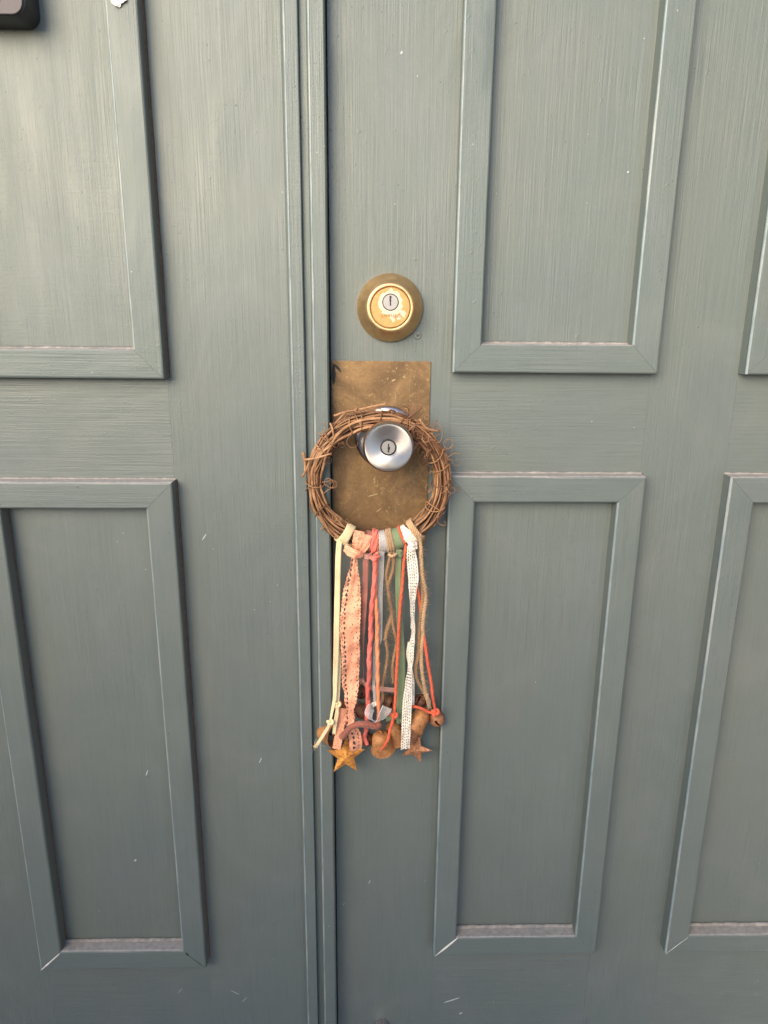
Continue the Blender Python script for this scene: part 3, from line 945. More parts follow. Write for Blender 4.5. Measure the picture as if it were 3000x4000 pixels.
# ------------------------------------------------------------------ the grapevine wreath
WX, WZ, WR, WT = 0.0085, 0.9022, 0.0600, 0.0084
def ring_c(phi, R_=WR):
    """phi in degrees from straight down, positive to the right"""
    a = R(phi)
    x = WX + R_ * math.sin(a); z = WZ - R_ * math.cos(a)
    return Vector((x, -(0.0225 + 0.0075 * (z - 0.842) / 0.12), z))
def ring_f(phi):
    a = R(phi)
    return Vector((math.cos(a), 0, math.sin(a))), Vector((math.sin(a), 0, -math.cos(a))), Vector((0, -1, 0))
def ring_p(phi, rr, th):
    t, r, n = ring_f(phi)
    return ring_c(phi) + r * rr * math.cos(th) + n * rr * 0.95 * math.sin(th)
wreath = empty('wreath', (WX, -0.0262, WZ))
tag(wreath, 'small round wreath of twisted brown grapevine hanging over the steel door knob', 'wreath')
NV = 44
for i in range(NV):
    bm = bmesh.new()
    rr0 = WT * math.sqrt((i + 0.6) / NV) * 0.93
    th0 = i * 2.39996
    start = random.uniform(0, 360)
    span = random.choice((360, 360, 330, 250, 390))
    k1, k2 = random.uniform(0.5, 1.6), random.uniform(0, 6.28)
    k3, k4 = random.uniform(2, 5), random.uniform(0, 6.28)
    twist = random.choice((-1, 1)) * random.uniform(0.2, 1.3)
    pts = []
    n = int(span / 3)
    for j in range(n + 1):
        ph = start + span * j / n
        a = R(ph)
        rr = rr0 + 0.0014 * math.sin(k1 * 3 * a + k2) + 0.0005 * math.sin(k3 * 3 * a + k4)
        th = th0 + twist * (a - R(start)) + 0.25 * math.sin(k3 * a + k2)
        pts.append(ring_p(ph, rr, th))
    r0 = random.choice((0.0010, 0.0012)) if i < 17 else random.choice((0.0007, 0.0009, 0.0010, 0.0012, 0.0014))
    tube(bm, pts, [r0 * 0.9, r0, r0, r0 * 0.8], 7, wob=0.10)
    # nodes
    obj('vine', bm, M['vine_shade'] if i < 17 else M['vine'], wreath)
for ph, tl in ((-163, 9), (-158, -6), (172, 7), (165, -12), (-140, 9), (-128, 7), (-100, 14), (-74, -16), (-52, -14), (152, 10), (128, -16), (101, -14), (82, -20), (58, 10), (-176, 12), (140, 12), (112, -10)):
    bm = bmesh.new()
    pts = []
    turns = 1.0
    for j in range(25):
        th = 2 * math.pi * turns * j / 24 + 0.5
        pts.append(ring_p(ph + tl * math.sin(th * 0.5 + 0.4) + random.uniform(-0.3, 0.3), WT * 1.10 + random.uniform(-0.0003, 0.0004), th))
    tube(bm, pts, 0.00055, 6, wob=0.08)
    obj('binding_vine', bm, M['vine'], wreath)
def tendril(ph, rr, th, L, curl, r=0.00028):
    p = ring_p(ph, rr, th)
    t, ra, n = ring_f(ph)
    d = (ra * math.cos(th) + n * math.sin(th) * 0.6 + t * random.uniform(-0.9, 0.9)).normalized()
    side = d.cross(n + ra * 0.3).normalized()
    pts = [p]
    ang = random.uniform(0, 6)
    q = p.copy()
    for j in range(26):
        ang += curl * (0.4 + j / 18)
        dd = (d * math.cos(ang) + side * math.sin(ang) + n * 0.12).normalized() if j > 4 else d
        q = q + dd * L / 26
        pts.append(q.copy())
    bm = bmesh.new()
    tube(bm, pts, [r * 1.3, r, r * 0.7], 5)
    obj('tendril', bm, M['vine'], wreath)
for k in range(64):
    ph = random.choice((random.uniform(100, 175), random.uniform(-180, -35), random.uniform(40, 180)))
    tendril(ph, WT * 0.95, random.uniform(0, math.pi) if random.random() < 0.7 else random.choice((0.0, math.pi)), random.uniform(0.014, 0.034), random.uniform(0.06, 0.34) * random.choice((-1, 1)), random.uniform(0.00020, 0.00034))
def twig(pts, r):
    bm = bmesh.new(); c = catmull(pts, 5)
    tube(bm, c, [r, r * 0.9, r * 0.75], 6, wob=0.15)
    obj('twig', bm, M['vine'], wreath)
twig([(-0.0313,-0.0380,0.9661), (-0.0223,-0.0400,0.9695), (-0.0067,-0.0420,0.9729), (0.0078,-0.0400,0.9759), (0.0156,-0.0380,0.9771)], 0.0012)
twig([(0.0355,-0.0400,0.9651), (0.0411,-0.0420,0.9696), (0.0483,-0.0440,0.9755)], 0.0010)
twig([(-0.0308,-0.0400,0.9590), (-0.0245,-0.0400,0.9659), (-0.0182,-0.0400,0.9721)], 0.0011)
twig([(-0.0605,-0.0340,0.9319), (-0.0591,-0.0340,0.9254), (-0.0590,-0.0320,0.9130)], 0.0016)
twig([(-0.0596,-0.0400,0.9260), (-0.0477,-0.0440,0.9284), (-0.0341,-0.0420,0.9324)], 0.0011)
twig([(-0.0618,-0.0320,0.9086), (-0.0577,-0.0340,0.9156), (-0.0536,-0.0360,0.9269)], 0.0013)
twig([(0.0490,-0.0340,0.9204), (0.0530,-0.0360,0.9252), (0.0568,-0.0380,0.9364)], 0.0011)
twig([(0.0459,-0.0340,0.9634), (0.0523,-0.0360,0.9552), (0.0647,-0.0340,0.9518)], 0.0014)
twig([(0.0610,-0.0340,0.9528), (0.0603,-0.0340,0.9571), (0.0619,-0.0330,0.9617)], 0.0007)
twig([(0.0741,-0.0280,0.9270), (0.0799,-0.0240,0.9296), (0.0865,-0.0200,0.9283)], 0.0004)
twig([(-0.0351,-0.0360,0.9590), (-0.0330,-0.0380,0.9540), (-0.0321,-0.0360,0.9452)], 0.0010)
twig([(0.0416,-0.0400,0.9473), (0.0398,-0.0420,0.9539), (0.0423,-0.0420,0.9592)], 0.0013)
twig([(-0.0067,-0.0420,0.9693), (-0.0119,-0.0440,0.9711), (-0.0103,-0.0440,0.9742)], 0.0009)

# ------------------------------------------------------------------ ribbons, lace, wool and twine tied on the wreath
def wrap_band(bm, phi, width, rb=0.0099, lean=0.0, thick=0.0004, th0=0.0, th1=2 * math.pi, ruffle=0.0):
    uvl = bm.loops.layers.uv.verify()
    n = 36; cross = 4
    rows = []
    for i in range(n + 1):
        th = th0 + (th1 - th0) * i / n
        row = []
        for side in (0, 1):
            for k in range(cross + 1):
                u = -1 + 2 * k / cross
                ph = phi + math.degrees((u * width / 2 + lean * math.sin(th)) / WR)
                row.append(bm.verts.new(ring_p(ph, rb + (thick if side else 0) + ruffle * math.sin(th * 9 + u * 3), th)))
        rows.append(row)
    q = cross + 1
    for i in range(n):
        a, b = rows[i], rows[i + 1]
        for k in range(cross):
            for o_ in (0, q):
                f = bm.faces.new((a[o_ + k], a[o_ + k + 1], b[o_ + k + 1], b[o_ + k]))
                for l, (uu, ii) in zip(f.loops, ((k, i), (k + 1, i), (k + 1, i + 1), (k, i + 1))): l[uvl].uv = (-1 + 2 * uu / cross, (th0 + (th1 - th0) * ii / n) * rb)
        bm.faces.new((a[0], a[q], b[q], b[0])); bm.faces.new((a[cross], a[q + cross], b[q + cross], b[cross]))

def wrap_cord(bm, phi, r, turns, spread, plies=2, pitch=0.006, rb=0.0098):
    pts = []
    n = int(60 * turns)
    for i in range(n + 1):
        th = -0.6 + 2 * math.pi * turns * i / n
        ph = phi + math.degrees((spread * (i / n - 0.5)) / WR)
        pts.append(ring_p(ph, rb + r * 0.6, th))
    plied(bm, pts, r, plies, pitch)
    return pts

def thing(name, label, cat, loc, group='strips tied along the bottom of the wreath'):
    return tag(empty(name, loc), label, cat, group)

def fall(pts):
    out = [Vector(pts[0])]
    for p in pts[1:]:
        if p[2] < out[-1].z - 0.003: out.append(Vector(p))
    return out

def ribbon_tail(parent, pts, width, mat, twist=0.0, curve=0.15, name='tail', **kw):
    if name == 'tail': pts = fall(pts)
    bm = bmesh.new(); strip(bm, pts, width, twist, curve=curve, **kw)
    return obj(name, bm, mat, parent)

def cord_part(parent, pts, r, mat, plies=2, pitch=0.006, soft=False, fuzz_n=0, fuzz_l=0.004, name='strand', fmat=None):
    if name == 'strand' and pts[0][2] - pts[-1][2] > 0.05: pts = fall(pts)
    bm = bmesh.new(); c = dense(pts, 0.0008); plied(bm, c, r, plies, pitch, ecc=0.22 if soft else 0.48, fat=r * 0.80 if soft else None, wob=0.05 if soft else 0.08)
    o = obj(name, bm, mat, parent)
    if fuzz_n:
        bm = bmesh.new(); fuzz(bm, c, fuzz_n, fuzz_l, away=r)
        f = obj('loose_fibres', bm, fmat or mat, parent); f['kind'] = 'stuff'
    return o

def knot(parent, p, r, mat, sx=1.0, name='knot'):
    """a small overhand knot: a trefoil-like coil"""
    bm = bmesh.new(); P0 = Vector(p); pts = []
    for k in range(60):
        t = 2 * math.pi * k / 60
        pts.append(P0 + Vector(((math.sin(t) + 2 * math.sin(2 * t)) * r * 0.42 * sx, -math.sin(3 * t) * r * 0.5, (math.cos(t) - 2 * math.cos(2 * t)) * r * 0.42)))
    tube(bm, pts, r * 0.62, 7, closed=True)
    return obj(name, bm, mat, parent)

# 1 cream grosgrain ribbon
t = thing('cream_ribbon', 'cream ribbed ribbon tied at the far left of the wreath bottom', 'ribbon', ring_c(-29))
bm = bmesh.new(); wrap_band(bm, -31.5, 0.0088, 0.0098, lean=0.0012); wrap_band(bm, -28.5, 0.0085, 0.0103, lean=-0.0016); obj('wrap', bm, M['cream'], t)
bm = bmesh.new(); wrap_band(bm, -30, 0.012, 0.0107, lean=0.003, th0=-0.5, th1=1.0); obj('collar', bm, M['cream'], t)
ribbon_tail(t, [(-0.0278,-0.0300,0.8469), (-0.0292,-0.0300,0.8300), (-0.0304,-0.0290,0.7934), (-0.0318,-0.0280,0.7417), (-0.0327,-0.0270,0.7177), (-0.0336,-0.0270,0.6955), (-0.0342,-0.0280,0.6772), (-0.0369,-0.0300,0.6614), (-0.0388,-0.0320,0.6514)], [0.0052, 0.0053, 0.0054, 0.0056, 0.0058, 0.0055, 0.0048, 0.0036, 0.0026], M['cream'], [0, 5, 0, 8, -5, 0, 25, 50])
ribbon_tail(t, [(-0.0285,-0.0250,0.8397), (-0.0304,-0.0240,0.7817), (-0.0308,-0.0230,0.7362), (-0.0296,-0.0230,0.7177), (-0.0299,-0.0230,0.6986), (-0.0306,-0.0240,0.6791), (-0.0316,-0.0250,0.6680)], [0.005, 0.005, 0.005, 0.005, 0.0045, 0.0042, 0.0034], M['cream'], [0, 0, 10, 25, 30])
knot(t, (-0.0314,-0.0270,0.6681), 0.0024, M['cream']); knot(t, (-0.0389,-0.0330,0.6510), 0.0024, M['cream'])
ribbon_tail(t, [(-0.0389,-0.0330,0.6499), (-0.0425,-0.0350,0.6442), (-0.0473,-0.0360,0.6363), (-0.0521,-0.0360,0.6282), (-0.0549,-0.0350,0.6235)], [0.0026, 0.0034, 0.0032, 0.0034, 0.0042], M['cream'], [20, 10, 0, -10], name='end')
ribbon_tail(t, [(-0.0312,-0.0280,0.6677), (-0.0321,-0.0300,0.6593), (-0.0338,-0.0310,0.6492), (-0.0352,-0.0310,0.6363)], [0.0026, 0.0042, 0.0040, 0.0034], M['cream'], [20, 5, 0, 10], name='end')
bm = bmesh.new(); fuzz(bm, dense([(-0.0521,-0.0360,0.6282), (-0.0556,-0.0350,0.6227)], 0.001), 14, 0.006); obj('frayed_threads', bm, M['cream'], t)['kind'] = 'stuff'

# 2 peach lace
t = thing('peach_lace', 'wide peach coral crochet lace strip knotted beside the cream ribbon', 'lace', ring_c(-16))
bm = bmesh.new(); lace(bm, [ring_p(-20, 0.0112, 2.6), ring_p(-19, 0.0112, 1.6), ring_p(-16.5, 0.0118, 0.7), ring_p(-15, 0.0118, 0.1), ring_p(-14.5, 0.011, -0.7)], [0.010, 0.0085, 0.008, 0.009], 0, small=0.3, ruffle=0.0004); obj('wrap', bm, M['peach_lace'], t)
bm = bmesh.new(); lace(bm, [ring_p(-10, 0.0112, 2.4), ring_p(-11, 0.0115, 1.5), ring_p(-14, 0.0125, 0.6), ring_p(-17, 0.0130, 0.0)], [0.009, 0.009, 0.007, 0.006], 0, small=0.3, ruffle=0.0005); obj('wrap', bm, M['peach_lace'], t)
bm = bmesh.new(); lace(bm, [(-0.0232,-0.0340,0.8398), (-0.0178,-0.0400,0.8376), (-0.0116,-0.0420,0.8360), (-0.0055,-0.0370,0.8324)], [0.0065, 0.0085, 0.0078, 0.006], 0, small=0.25, ruffle=0.0006); obj('knot', bm, M['peach_lace'], t)
bm = bmesh.new()
lace(bm, fall([(-0.0126,-0.0370,0.8361), (-0.0137,-0.0360,0.8274), (-0.0145,-0.0350,0.8130), (-0.0162,-0.0340,0.7906), (-0.0177,-0.0330,0.7658), (-0.0184,-0.0320,0.7435), (-0.0182,-0.0310,0.7500), (-0.0176,-0.0300,0.7243), (-0.0182,-0.0300,0.6986), (-0.0172,-0.0310,0.7049), (-0.0177,-0.0320,0.6878), (-0.0184,-0.0330,0.6716), (-0.0183,-0.0340,0.6584), (-0.0194,-0.0360,0.6479)]),
     [0.0040, 0.0070, 0.0130, 0.0172, 0.0188, 0.0195, 0.0195, 0.0188, 0.0178, 0.0172, 0.0162, 0.0128, 0.0098, 0.0080], [0, 0, -8, 8, 6, 12, -5, 0, 20, 35, 20], small=0.12, scallop=0.0009, sc_len=0.0042,
     holes=((-0.58, 0.0052, 0.0010, 0.0018, 0.0006), (-0.80, 0.0046, 0.00045, 0.0010, 0.0007), (0.76, 0.0050, 0.00045, 0.0011, 0.0008), (0.3, 0.0090, 0.0004, 0.0008, 0.0020)), ruffle=0.0009)
obj('tail', bm, M['peach_lace'], t)
bm = bmesh.new()
lace(bm, [(-0.0261,-0.0250,0.6627), (-0.0276,-0.0260,0.6504), (-0.0290,-0.0300,0.6399), (-0.0313,-0.0330,0.6288), (-0.0327,-0.0330,0.6201)], [0.0085, 0.0080, 0.0078, 0.0090, 0.0090], [0, 10, 20, 15], small=0.40, ruffle=0.0005)
obj('end', bm, M['peach_lace'], t)
bm = bmesh.new()
lace(bm, [(-0.0184,-0.0310,0.6459), (-0.0146,-0.0310,0.6383), (-0.0127,-0.0320,0.6292), (-0.0129,-0.0310,0.6171)], [0.0080, 0.0125, 0.0135, 0.0120], [0, 10, -10], small=0.4, holes=((-0.3, 0.0058, 0.0013, 0.0021, 0.0003), (0.5, 0.004, 0.0006, 0.001, 0.0003)), ruffle=0.0007)
obj('end', bm, M['peach_lace'], t)

# 3 dusty rose grosgrain
t = thing('rose_ribbon', 'dusty rose ribbed ribbon looped between the peach lace and the pink wool', 'ribbon', ring_c(-8))
bm = bmesh.new(); wrap_band(bm, -8.5, 0.0060, 0.0100, lean=0.0012); obj('wrap', bm, M['rose'], t)
ribbon_tail(t, [(-0.0051,-0.0340,0.8319), (-0.0011,-0.0390,0.8320), (0.0033,-0.0360,0.8335)], [0.005, 0.0055, 0.0045], M['rose_pale'], 10, name='collar')
ribbon_tail(t, [(-0.0020,-0.0310,0.8332), (-0.0027,-0.0320,0.8261), (-0.0029,-0.0310,0.8096), (-0.0036,-0.0290,0.7886), (-0.0045,-0.0270,0.7632), (-0.0051,-0.0250,0.7402), (-0.0056,-0.0230,0.7412), (-0.0051,-0.0210,0.7146), (-0.0047,-0.0200,0.6932)], [0.0056, 0.0056, 0.0056, 0.0052, 0.0044, 0.0030, 0.0016, 0.0018], M['rose'], [0, 5, 10, 25, 40, 60, 70])
ribbon_tail(t, [(-0.0088,-0.0160,0.6911), (-0.0047,-0.0190,0.6890), (-0.0014,-0.0220,0.6869), (0.0044,-0.0240,0.6856), (0.0138,-0.0250,0.6849), (0.0220,-0.0240,0.6834), (0.0272,-0.0230,0.6824)], [0.0040, 0.0045, 0.0052, 0.0056, 0.0056, 0.0054, 0.0054], M['rose_pale'], [30, 15, 0, 0], name='end')
knot(t, (-0.0071,-0.0180,0.6906), 0.0020, M['rose_pale'])

# 4 pink wool, 4b peach wool
t = thing('pink_wool', 'thick salmon pink wool strand hanging between the rose ribbon and the sheer white ribbon', 'wool', ring_c(-3))
bm = bmesh.new(); wrap_cord(bm, -2.6, 0.0021, 2.0, 0.0046, 2, 0.030); obj('wrap', bm, M['pink_yarn'], t)
cord_part(t, [(0.0024,-0.0370,0.8315), (0.0057,-0.0410,0.8308), (0.0093,-0.0370,0.8320)], 0.0021, M['pink_yarn'], 2, 0.020, name='collar')
cord_part(t, [(0.0064,-0.0360,0.8340), (0.0059,-0.0360,0.8133), (0.0050,-0.0350,0.7977), (0.0031,-0.0340,0.7780), (0.0022,-0.0330,0.7559), (0.0027,-0.0320,0.7653), (0.0027,-0.0320,0.7524), (0.0008,-0.0310,0.7217), (0.0012,-0.0310,0.7053), (-0.0006,-0.0300,0.6861), (0.0001,-0.0300,0.6698), (-0.0011,-0.0300,0.6570), (-0.0013,-0.0300,0.6484), (-0.0022,-0.0280,0.6385), (-0.0039,-0.0270,0.6292), (-0.0007,-0.0270,0.6220)], 0.0026, M['pink_yarn'], 2, 0.030, True, 160, 0.0035)
t = thing('peach_wool', 'peach orange wool strand hanging just right of the thick pink wool', 'wool', ring_c(-1))
bm = bmesh.new(); wrap_cord(bm, 0.3, 0.0012, 1.0, 0.001, 2, 0.009); obj('wrap', bm, M['peach_yarn'], t)
cord_part(t, [(0.0082,-0.0340,0.8352), (0.0070,-0.0340,0.8126), (0.0066,-0.0330,0.7950), (0.0079,-0.0330,0.7756), (0.0089,-0.0320,0.7555), (0.0079,-0.0320,0.7653), (0.0087,-0.0310,0.7450), (0.0093,-0.0310,0.7248), (0.0096,-0.0320,0.7048), (0.0097,-0.0340,0.6961), (0.0101,-0.0360,0.6816), (0.0108,-0.0380,0.6660), (0.0105,-0.0380,0.6555), (0.0087,-0.0360,0.6457)], 0.0022, M['peach_yarn'], 2, 0.028, True, 120, 0.003)

# 5 organza
t = thing('sheer_ribbon', 'sheer white organza ribbon with white edges ending in a small loop', 'ribbon', ring_c(5))
bm = bmesh.new(); wrap_band(bm, 5.6, 0.0085, 0.0104, lean=0.0); obj('wrap', bm, M['organza'], t)
bm = bmesh.new(); wrap_band(bm, 4.2, 0.0070, 0.0110, lean=0.001); obj('wrap', bm, M['organza'], t)
ribbon_tail(t, [(0.0122,-0.0330,0.8358), (0.0110,-0.0320,0.8176), (0.0102,-0.0310,0.7942), (0.0102,-0.0300,0.7645), (0.0100,-0.0290,0.7421), (0.0090,-0.0280,0.7536), (0.0079,-0.0270,0.7330), (0.0066,-0.0270,0.7073), (0.0057,-0.0280,0.6928), (0.0067,-0.0300,0.6782), (0.0065,-0.0310,0.6714)], [0.006, 0.0078, 0.0074, 0.0070, 0.0072, 0.0068, 0.0052, 0.0040, 0.0034, 0.0030, 0.0022], M['organza'], [0, 8, -10, 0, 20, 30])
knot(t, (0.0064,-0.0330,0.6720), 0.0017, M['white_lace'])
ribbon_tail(t, [(0.0062,-0.0340,0.6721), (0.0027,-0.0390,0.6719), (0.0014,-0.0440,0.6686), (0.0039,-0.0480,0.6642), (0.0071,-0.0480,0.6621), (0.0127,-0.0460,0.6656), (0.0173,-0.0440,0.6712), (0.0190,-0.0430,0.6747)], [0.003, 0.0075, 0.0098, 0.0080, 0.0078, 0.0100, 0.0105, 0.0098], M['organza'], [0, 20, 8, 62, 70, 25, 5, 0], name='bow_loop')

# 6 jute twine (middle)
t = thing('jute_twine', 'brown jute twine with two twisted strands hanging left of the green ribbon', 'twine', ring_c(11))
bm = bmesh.new(); c = wrap_cord(bm, 12.0, 0.0014, 3.0, 0.0068, 2, 0.005); obj('wrap', bm, M['jute_pale'], t)
bm = bmesh.new(); fuzz(bm, c, 60, 0.006); obj('loose_fibres', bm, M['jute_pale'], t)['kind'] = 'stuff'
cord_part(t, [(0.0192,-0.0360,0.8340), (0.0230,-0.0410,0.8337), (0.0272,-0.0360,0.8345)], 0.0014, M['jute_pale'], 2, 0.005, name='collar')
cord_part(t, [(0.0215,-0.0340,0.8352), (0.0184,-0.0330,0.8198), (0.0173,-0.0330,0.8103), (0.0192,-0.0320,0.7966), (0.0207,-0.0310,0.7845), (0.0236,-0.0310,0.7728), (0.0214,-0.0310,0.7629), (0.0185,-0.0300,0.7516), (0.0166,-0.0300,0.7420)], 0.00150, M['jute'], 2, 0.0055, False, 189, 0.006)
cord_part(t, [(0.0244,-0.0340,0.8352), (0.0234,-0.0340,0.8183), (0.0204,-0.0340,0.8069), (0.0189,-0.0340,0.7993), (0.0211,-0.0330,0.7854), (0.0226,-0.0320,0.7771), (0.0232,-0.0310,0.7649), (0.0257,-0.0300,0.7516), (0.0263,-0.0280,0.7506), (0.0283,-0.0270,0.7380), (0.0249,-0.0250,0.7145), (0.0251,-0.0240,0.7016), (0.0258,-0.0220,0.6900)], 0.00150, M['jute'], 2, 0.0055, False, 243, 0.006)
cord_part(t, [(0.0230,-0.0300,0.7684), (0.0201,-0.0290,0.7600), (0.0173,-0.0280,0.7486), (0.0176,-0.0270,0.7380), (0.0194,-0.0260,0.7253), (0.0179,-0.0260,0.7109), (0.0157,-0.0250,0.6979), (0.0145,-0.0240,0.6869), (0.0144,-0.0230,0.6827), (0.0151,-0.0220,0.6747), (0.0142,-0.0220,0.6672)], 0.00145, M['jute'], 2, 0.0055, False, 189, 0.006)

# 7 green grosgrain
t = thing('green_ribbon', 'sage green ribbed ribbon hanging from the wreath right of centre', 'ribbon', ring_c(20))
bm = bmesh.new(); wrap_band(bm, 20.0, 0.0088, 0.0104, lean=-0.001); obj('wrap', bm, M['green'], t)
ribbon_tail(t, [(0.0268,-0.0350,0.8326), (0.0300,-0.0390,0.8343), (0.0334,-0.0350,0.8356)], [0.006, 0.0062, 0.0052], M['green'], 10, name='collar')
ribbon_tail(t, [(0.0292,-0.0320,0.8374), (0.0289,-0.0320,0.8176), (0.0292,-0.0310,0.7942), (0.0305,-0.0300,0.7694), (0.0322,-0.0290,0.7421), (0.0321,-0.0280,0.7486), (0.0332,-0.0270,0.7227), (0.0336,-0.0260,0.6963), (0.0331,-0.0260,0.6758), (0.0323,-0.0270,0.6636), (0.0322,-0.0280,0.6535)], [0.0058, 0.0056, 0.0058, 0.0060, 0.0062, 0.0066, 0.0076, 0.0080, 0.0078, 0.0066, 0.0040], M['green'], [0, 0, 5, -12, -5, 8, 0], curve=0.30)
ribbon_tail(t, [(0.0305,-0.0240,0.7233), (0.0312,-0.0230,0.7052), (0.0321,-0.0220,0.6821), (0.0315,-0.0220,0.6650), (0.0322,-0.0240,0.6522)], [0.0056, 0.0060, 0.0062, 0.0058, 0.0034], M['green'], [-30, -25, -10], curve=0.2)
knot(t, (0.0322,-0.0290,0.6520), 0.0028, M['green'])
ribbon_tail(t, [(0.0312,-0.0290,0.6525), (0.0259,-0.0310,0.6552), (0.0182,-0.0320,0.6537)], [0.003, 0.0046, 0.0050], M['green'], [10, 0], name='end')

# 8 orange red wool
t = thing('orange_wool', 'bright orange red wool with strands on both sides of the ivory lace', 'wool', ring_c(24))
bm = bmesh.new(); wrap_cord(bm, 24.5, 0.0014, 1.2, 0.002, 2, 0.008); obj('wrap', bm, M['orange_yarn'], t)
cord_part(t, [(0.0359,-0.0330,0.8424), (0.0343,-0.0350,0.8318), (0.0335,-0.0350,0.8187), (0.0326,-0.0350,0.7997), (0.0311,-0.0340,0.7799), (0.0302,-0.0340,0.7613), (0.0298,-0.0330,0.7440), (0.0302,-0.0330,0.7549), (0.0294,-0.0330,0.7288), (0.0283,-0.0330,0.7022), (0.0278,-0.0340,0.6841), (0.0276,-0.0350,0.6810), (0.0269,-0.0370,0.6696), (0.0265,-0.0380,0.6617), (0.0240,-0.0400,0.6534), (0.0218,-0.0430,0.6468), (0.0204,-0.0450,0.6396), (0.0167,-0.0450,0.6316), (0.0138,-0.0440,0.6270)], 0.00165, M['orange_yarn'], 2, 0.016, True, 110, 0.003)
knot(t, (0.0264,-0.0390,0.6623), 0.0024, M['orange_yarn'])
cord_part(t, [(0.0441,-0.0260,0.8155), (0.0475,-0.0270,0.7985), (0.0503,-0.0270,0.7829), (0.0521,-0.0270,0.7681), (0.0531,-0.0260,0.7547), (0.0520,-0.0260,0.7646), (0.0544,-0.0280,0.7515), (0.0570,-0.0300,0.7364), (0.0602,-0.0310,0.7155), (0.0640,-0.0310,0.6948), (0.0663,-0.0310,0.6765), (0.0691,-0.0310,0.6627)], 0.00165, M['orange_yarn'], 2, 0.016, True, 100, 0.003)
cord_part(t, [(0.0443,-0.0300,0.6677), (0.0498,-0.0330,0.6687), (0.0564,-0.0340,0.6666), (0.0631,-0.0340,0.6629), (0.0689,-0.0330,0.6620)], 0.0016, M['orange_yarn'], 2, 0.016, True, 30, 0.003)
knot(t, (0.0687,-0.0330,0.6623), 0.0028, M['orange_yarn'])

# 9 ivory lace
t = thing('ivory_lace', 'narrow ivory white lace strip gathered at the wreath right of the green ribbon', 'lace', ring_c(30))
bm = bmesh.new(); wrap_band(bm, 28.0, 0.0062, 0.0102, lean=0.002, ruffle=0.0003); obj('wrap', bm, M['white_lace'], t)
bm = bmesh.new(); lace(bm, [ring_p(26, 0.0112, 2.6), ring_p(29, 0.0113, 1.8), ring_p(31, 0.0118, 0.9), ring_p(32, 0.012, 0.1)], [0.009, 0.011, 0.009, 0.007], 10, small=0.35, ruffle=0.0005); obj('wrap', bm, M['white_lace'], t)
bm = bmesh.new(); lace(bm, [(0.0372,-0.0360,0.8442), (0.0409,-0.0400,0.8432), (0.0469,-0.0360,0.8433)], [0.007, 0.0075, 0.006], 5, small=0.3, ruffle=0.0007); obj('knot', bm, M['white_lace'], t)
bm = bmesh.new()
lace(bm, fall([(0.0407,-0.0370,0.8418), (0.0409,-0.0360,0.8340), (0.0423,-0.0350,0.8225), (0.0436,-0.0340,0.8069), (0.0432,-0.0330,0.7902), (0.0432,-0.0330,0.7756), (0.0440,-0.0320,0.7554), (0.0440,-0.0320,0.7643), (0.0448,-0.0310,0.7519), (0.0433,-0.0310,0.7369), (0.0426,-0.0320,0.7201), (0.0410,-0.0330,0.7022), (0.0403,-0.0340,0.6851), (0.0397,-0.0350,0.6726), (0.0392,-0.0360,0.6562), (0.0389,-0.0370,0.6397), (0.0385,-0.0370,0.6224)]),
     [0.0072, 0.0098, 0.0100, 0.0086, 0.0048, 0.0036, 0.0046, 0.0056, 0.0058, 0.0044, 0.0050, 0.0072, 0.0090, 0.0092, 0.0092, 0.0090, 0.0092], [0, 0, -15, 30, 55, 30, 40, 20, 0, 0, -10], cell=0.0004, small=0.05,
     holes=((-0.62, 0.0031, 0.00045, 0.0011, 0.0002), (-0.2, 0.0033, 0.00042, 0.0010, 0.0002), (0.22, 0.0031, 0.00042, 0.0010, 0.0002), (0.62, 0.0034, 0.00045, 0.0011, 0.0002)), scallop=0.0008, ruffle=0.0004)
obj('tail', bm, M['white_lace'], t)
bm = bmesh.new()
lace(bm, fall([(0.0413,-0.0270,0.7380), (0.0403,-0.0260,0.7191), (0.0444,-0.0260,0.7026), (0.0456,-0.0260,0.6858), (0.0457,-0.0260,0.6811), (0.0456,-0.0270,0.6668)]), [0.003, 0.004, 0.0036, 0.0036, 0.0036, 0.0036], [0, 40, 30, 10], small=0.42, ruffle=0.0003)
obj('tail', bm, M['white_lace'], t)

# 10 jute (right)
t = thing('jute_twine', 'pale jute cord tied at the far right of the wreath bottom with a frayed end', 'twine', ring_c(38))
bm = bmesh.new(); c = wrap_cord(bm, 37.5, 0.0015, 3.0, 0.0066, 2, 0.005); obj('wrap', bm, M['jute_pale'], t)
bm = bmesh.new(); fuzz(bm, c, 70, 0.006); obj('loose_fibres', bm, M['jute_pale'], t)['kind'] = 'stuff'
cord_part(t, [(0.0487,-0.0340,0.8510), (0.0499,-0.0330,0.8396), (0.0509,-0.0320,0.8252), (0.0524,-0.0320,0.8100), (0.0555,-0.0310,0.7962), (0.0562,-0.0310,0.7865), (0.0548,-0.0310,0.7728), (0.0538,-0.0300,0.7545), (0.0547,-0.0300,0.7664), (0.0544,-0.0290,0.7490), (0.0533,-0.0290,0.7268), (0.0542,-0.0290,0.7083), (0.0569,-0.0290,0.6916), (0.0582,-0.0300,0.6833), (0.0602,-0.0310,0.6765)], 0.00195, M['jute_pale'], 2, 0.006, False, 351, 0.006)
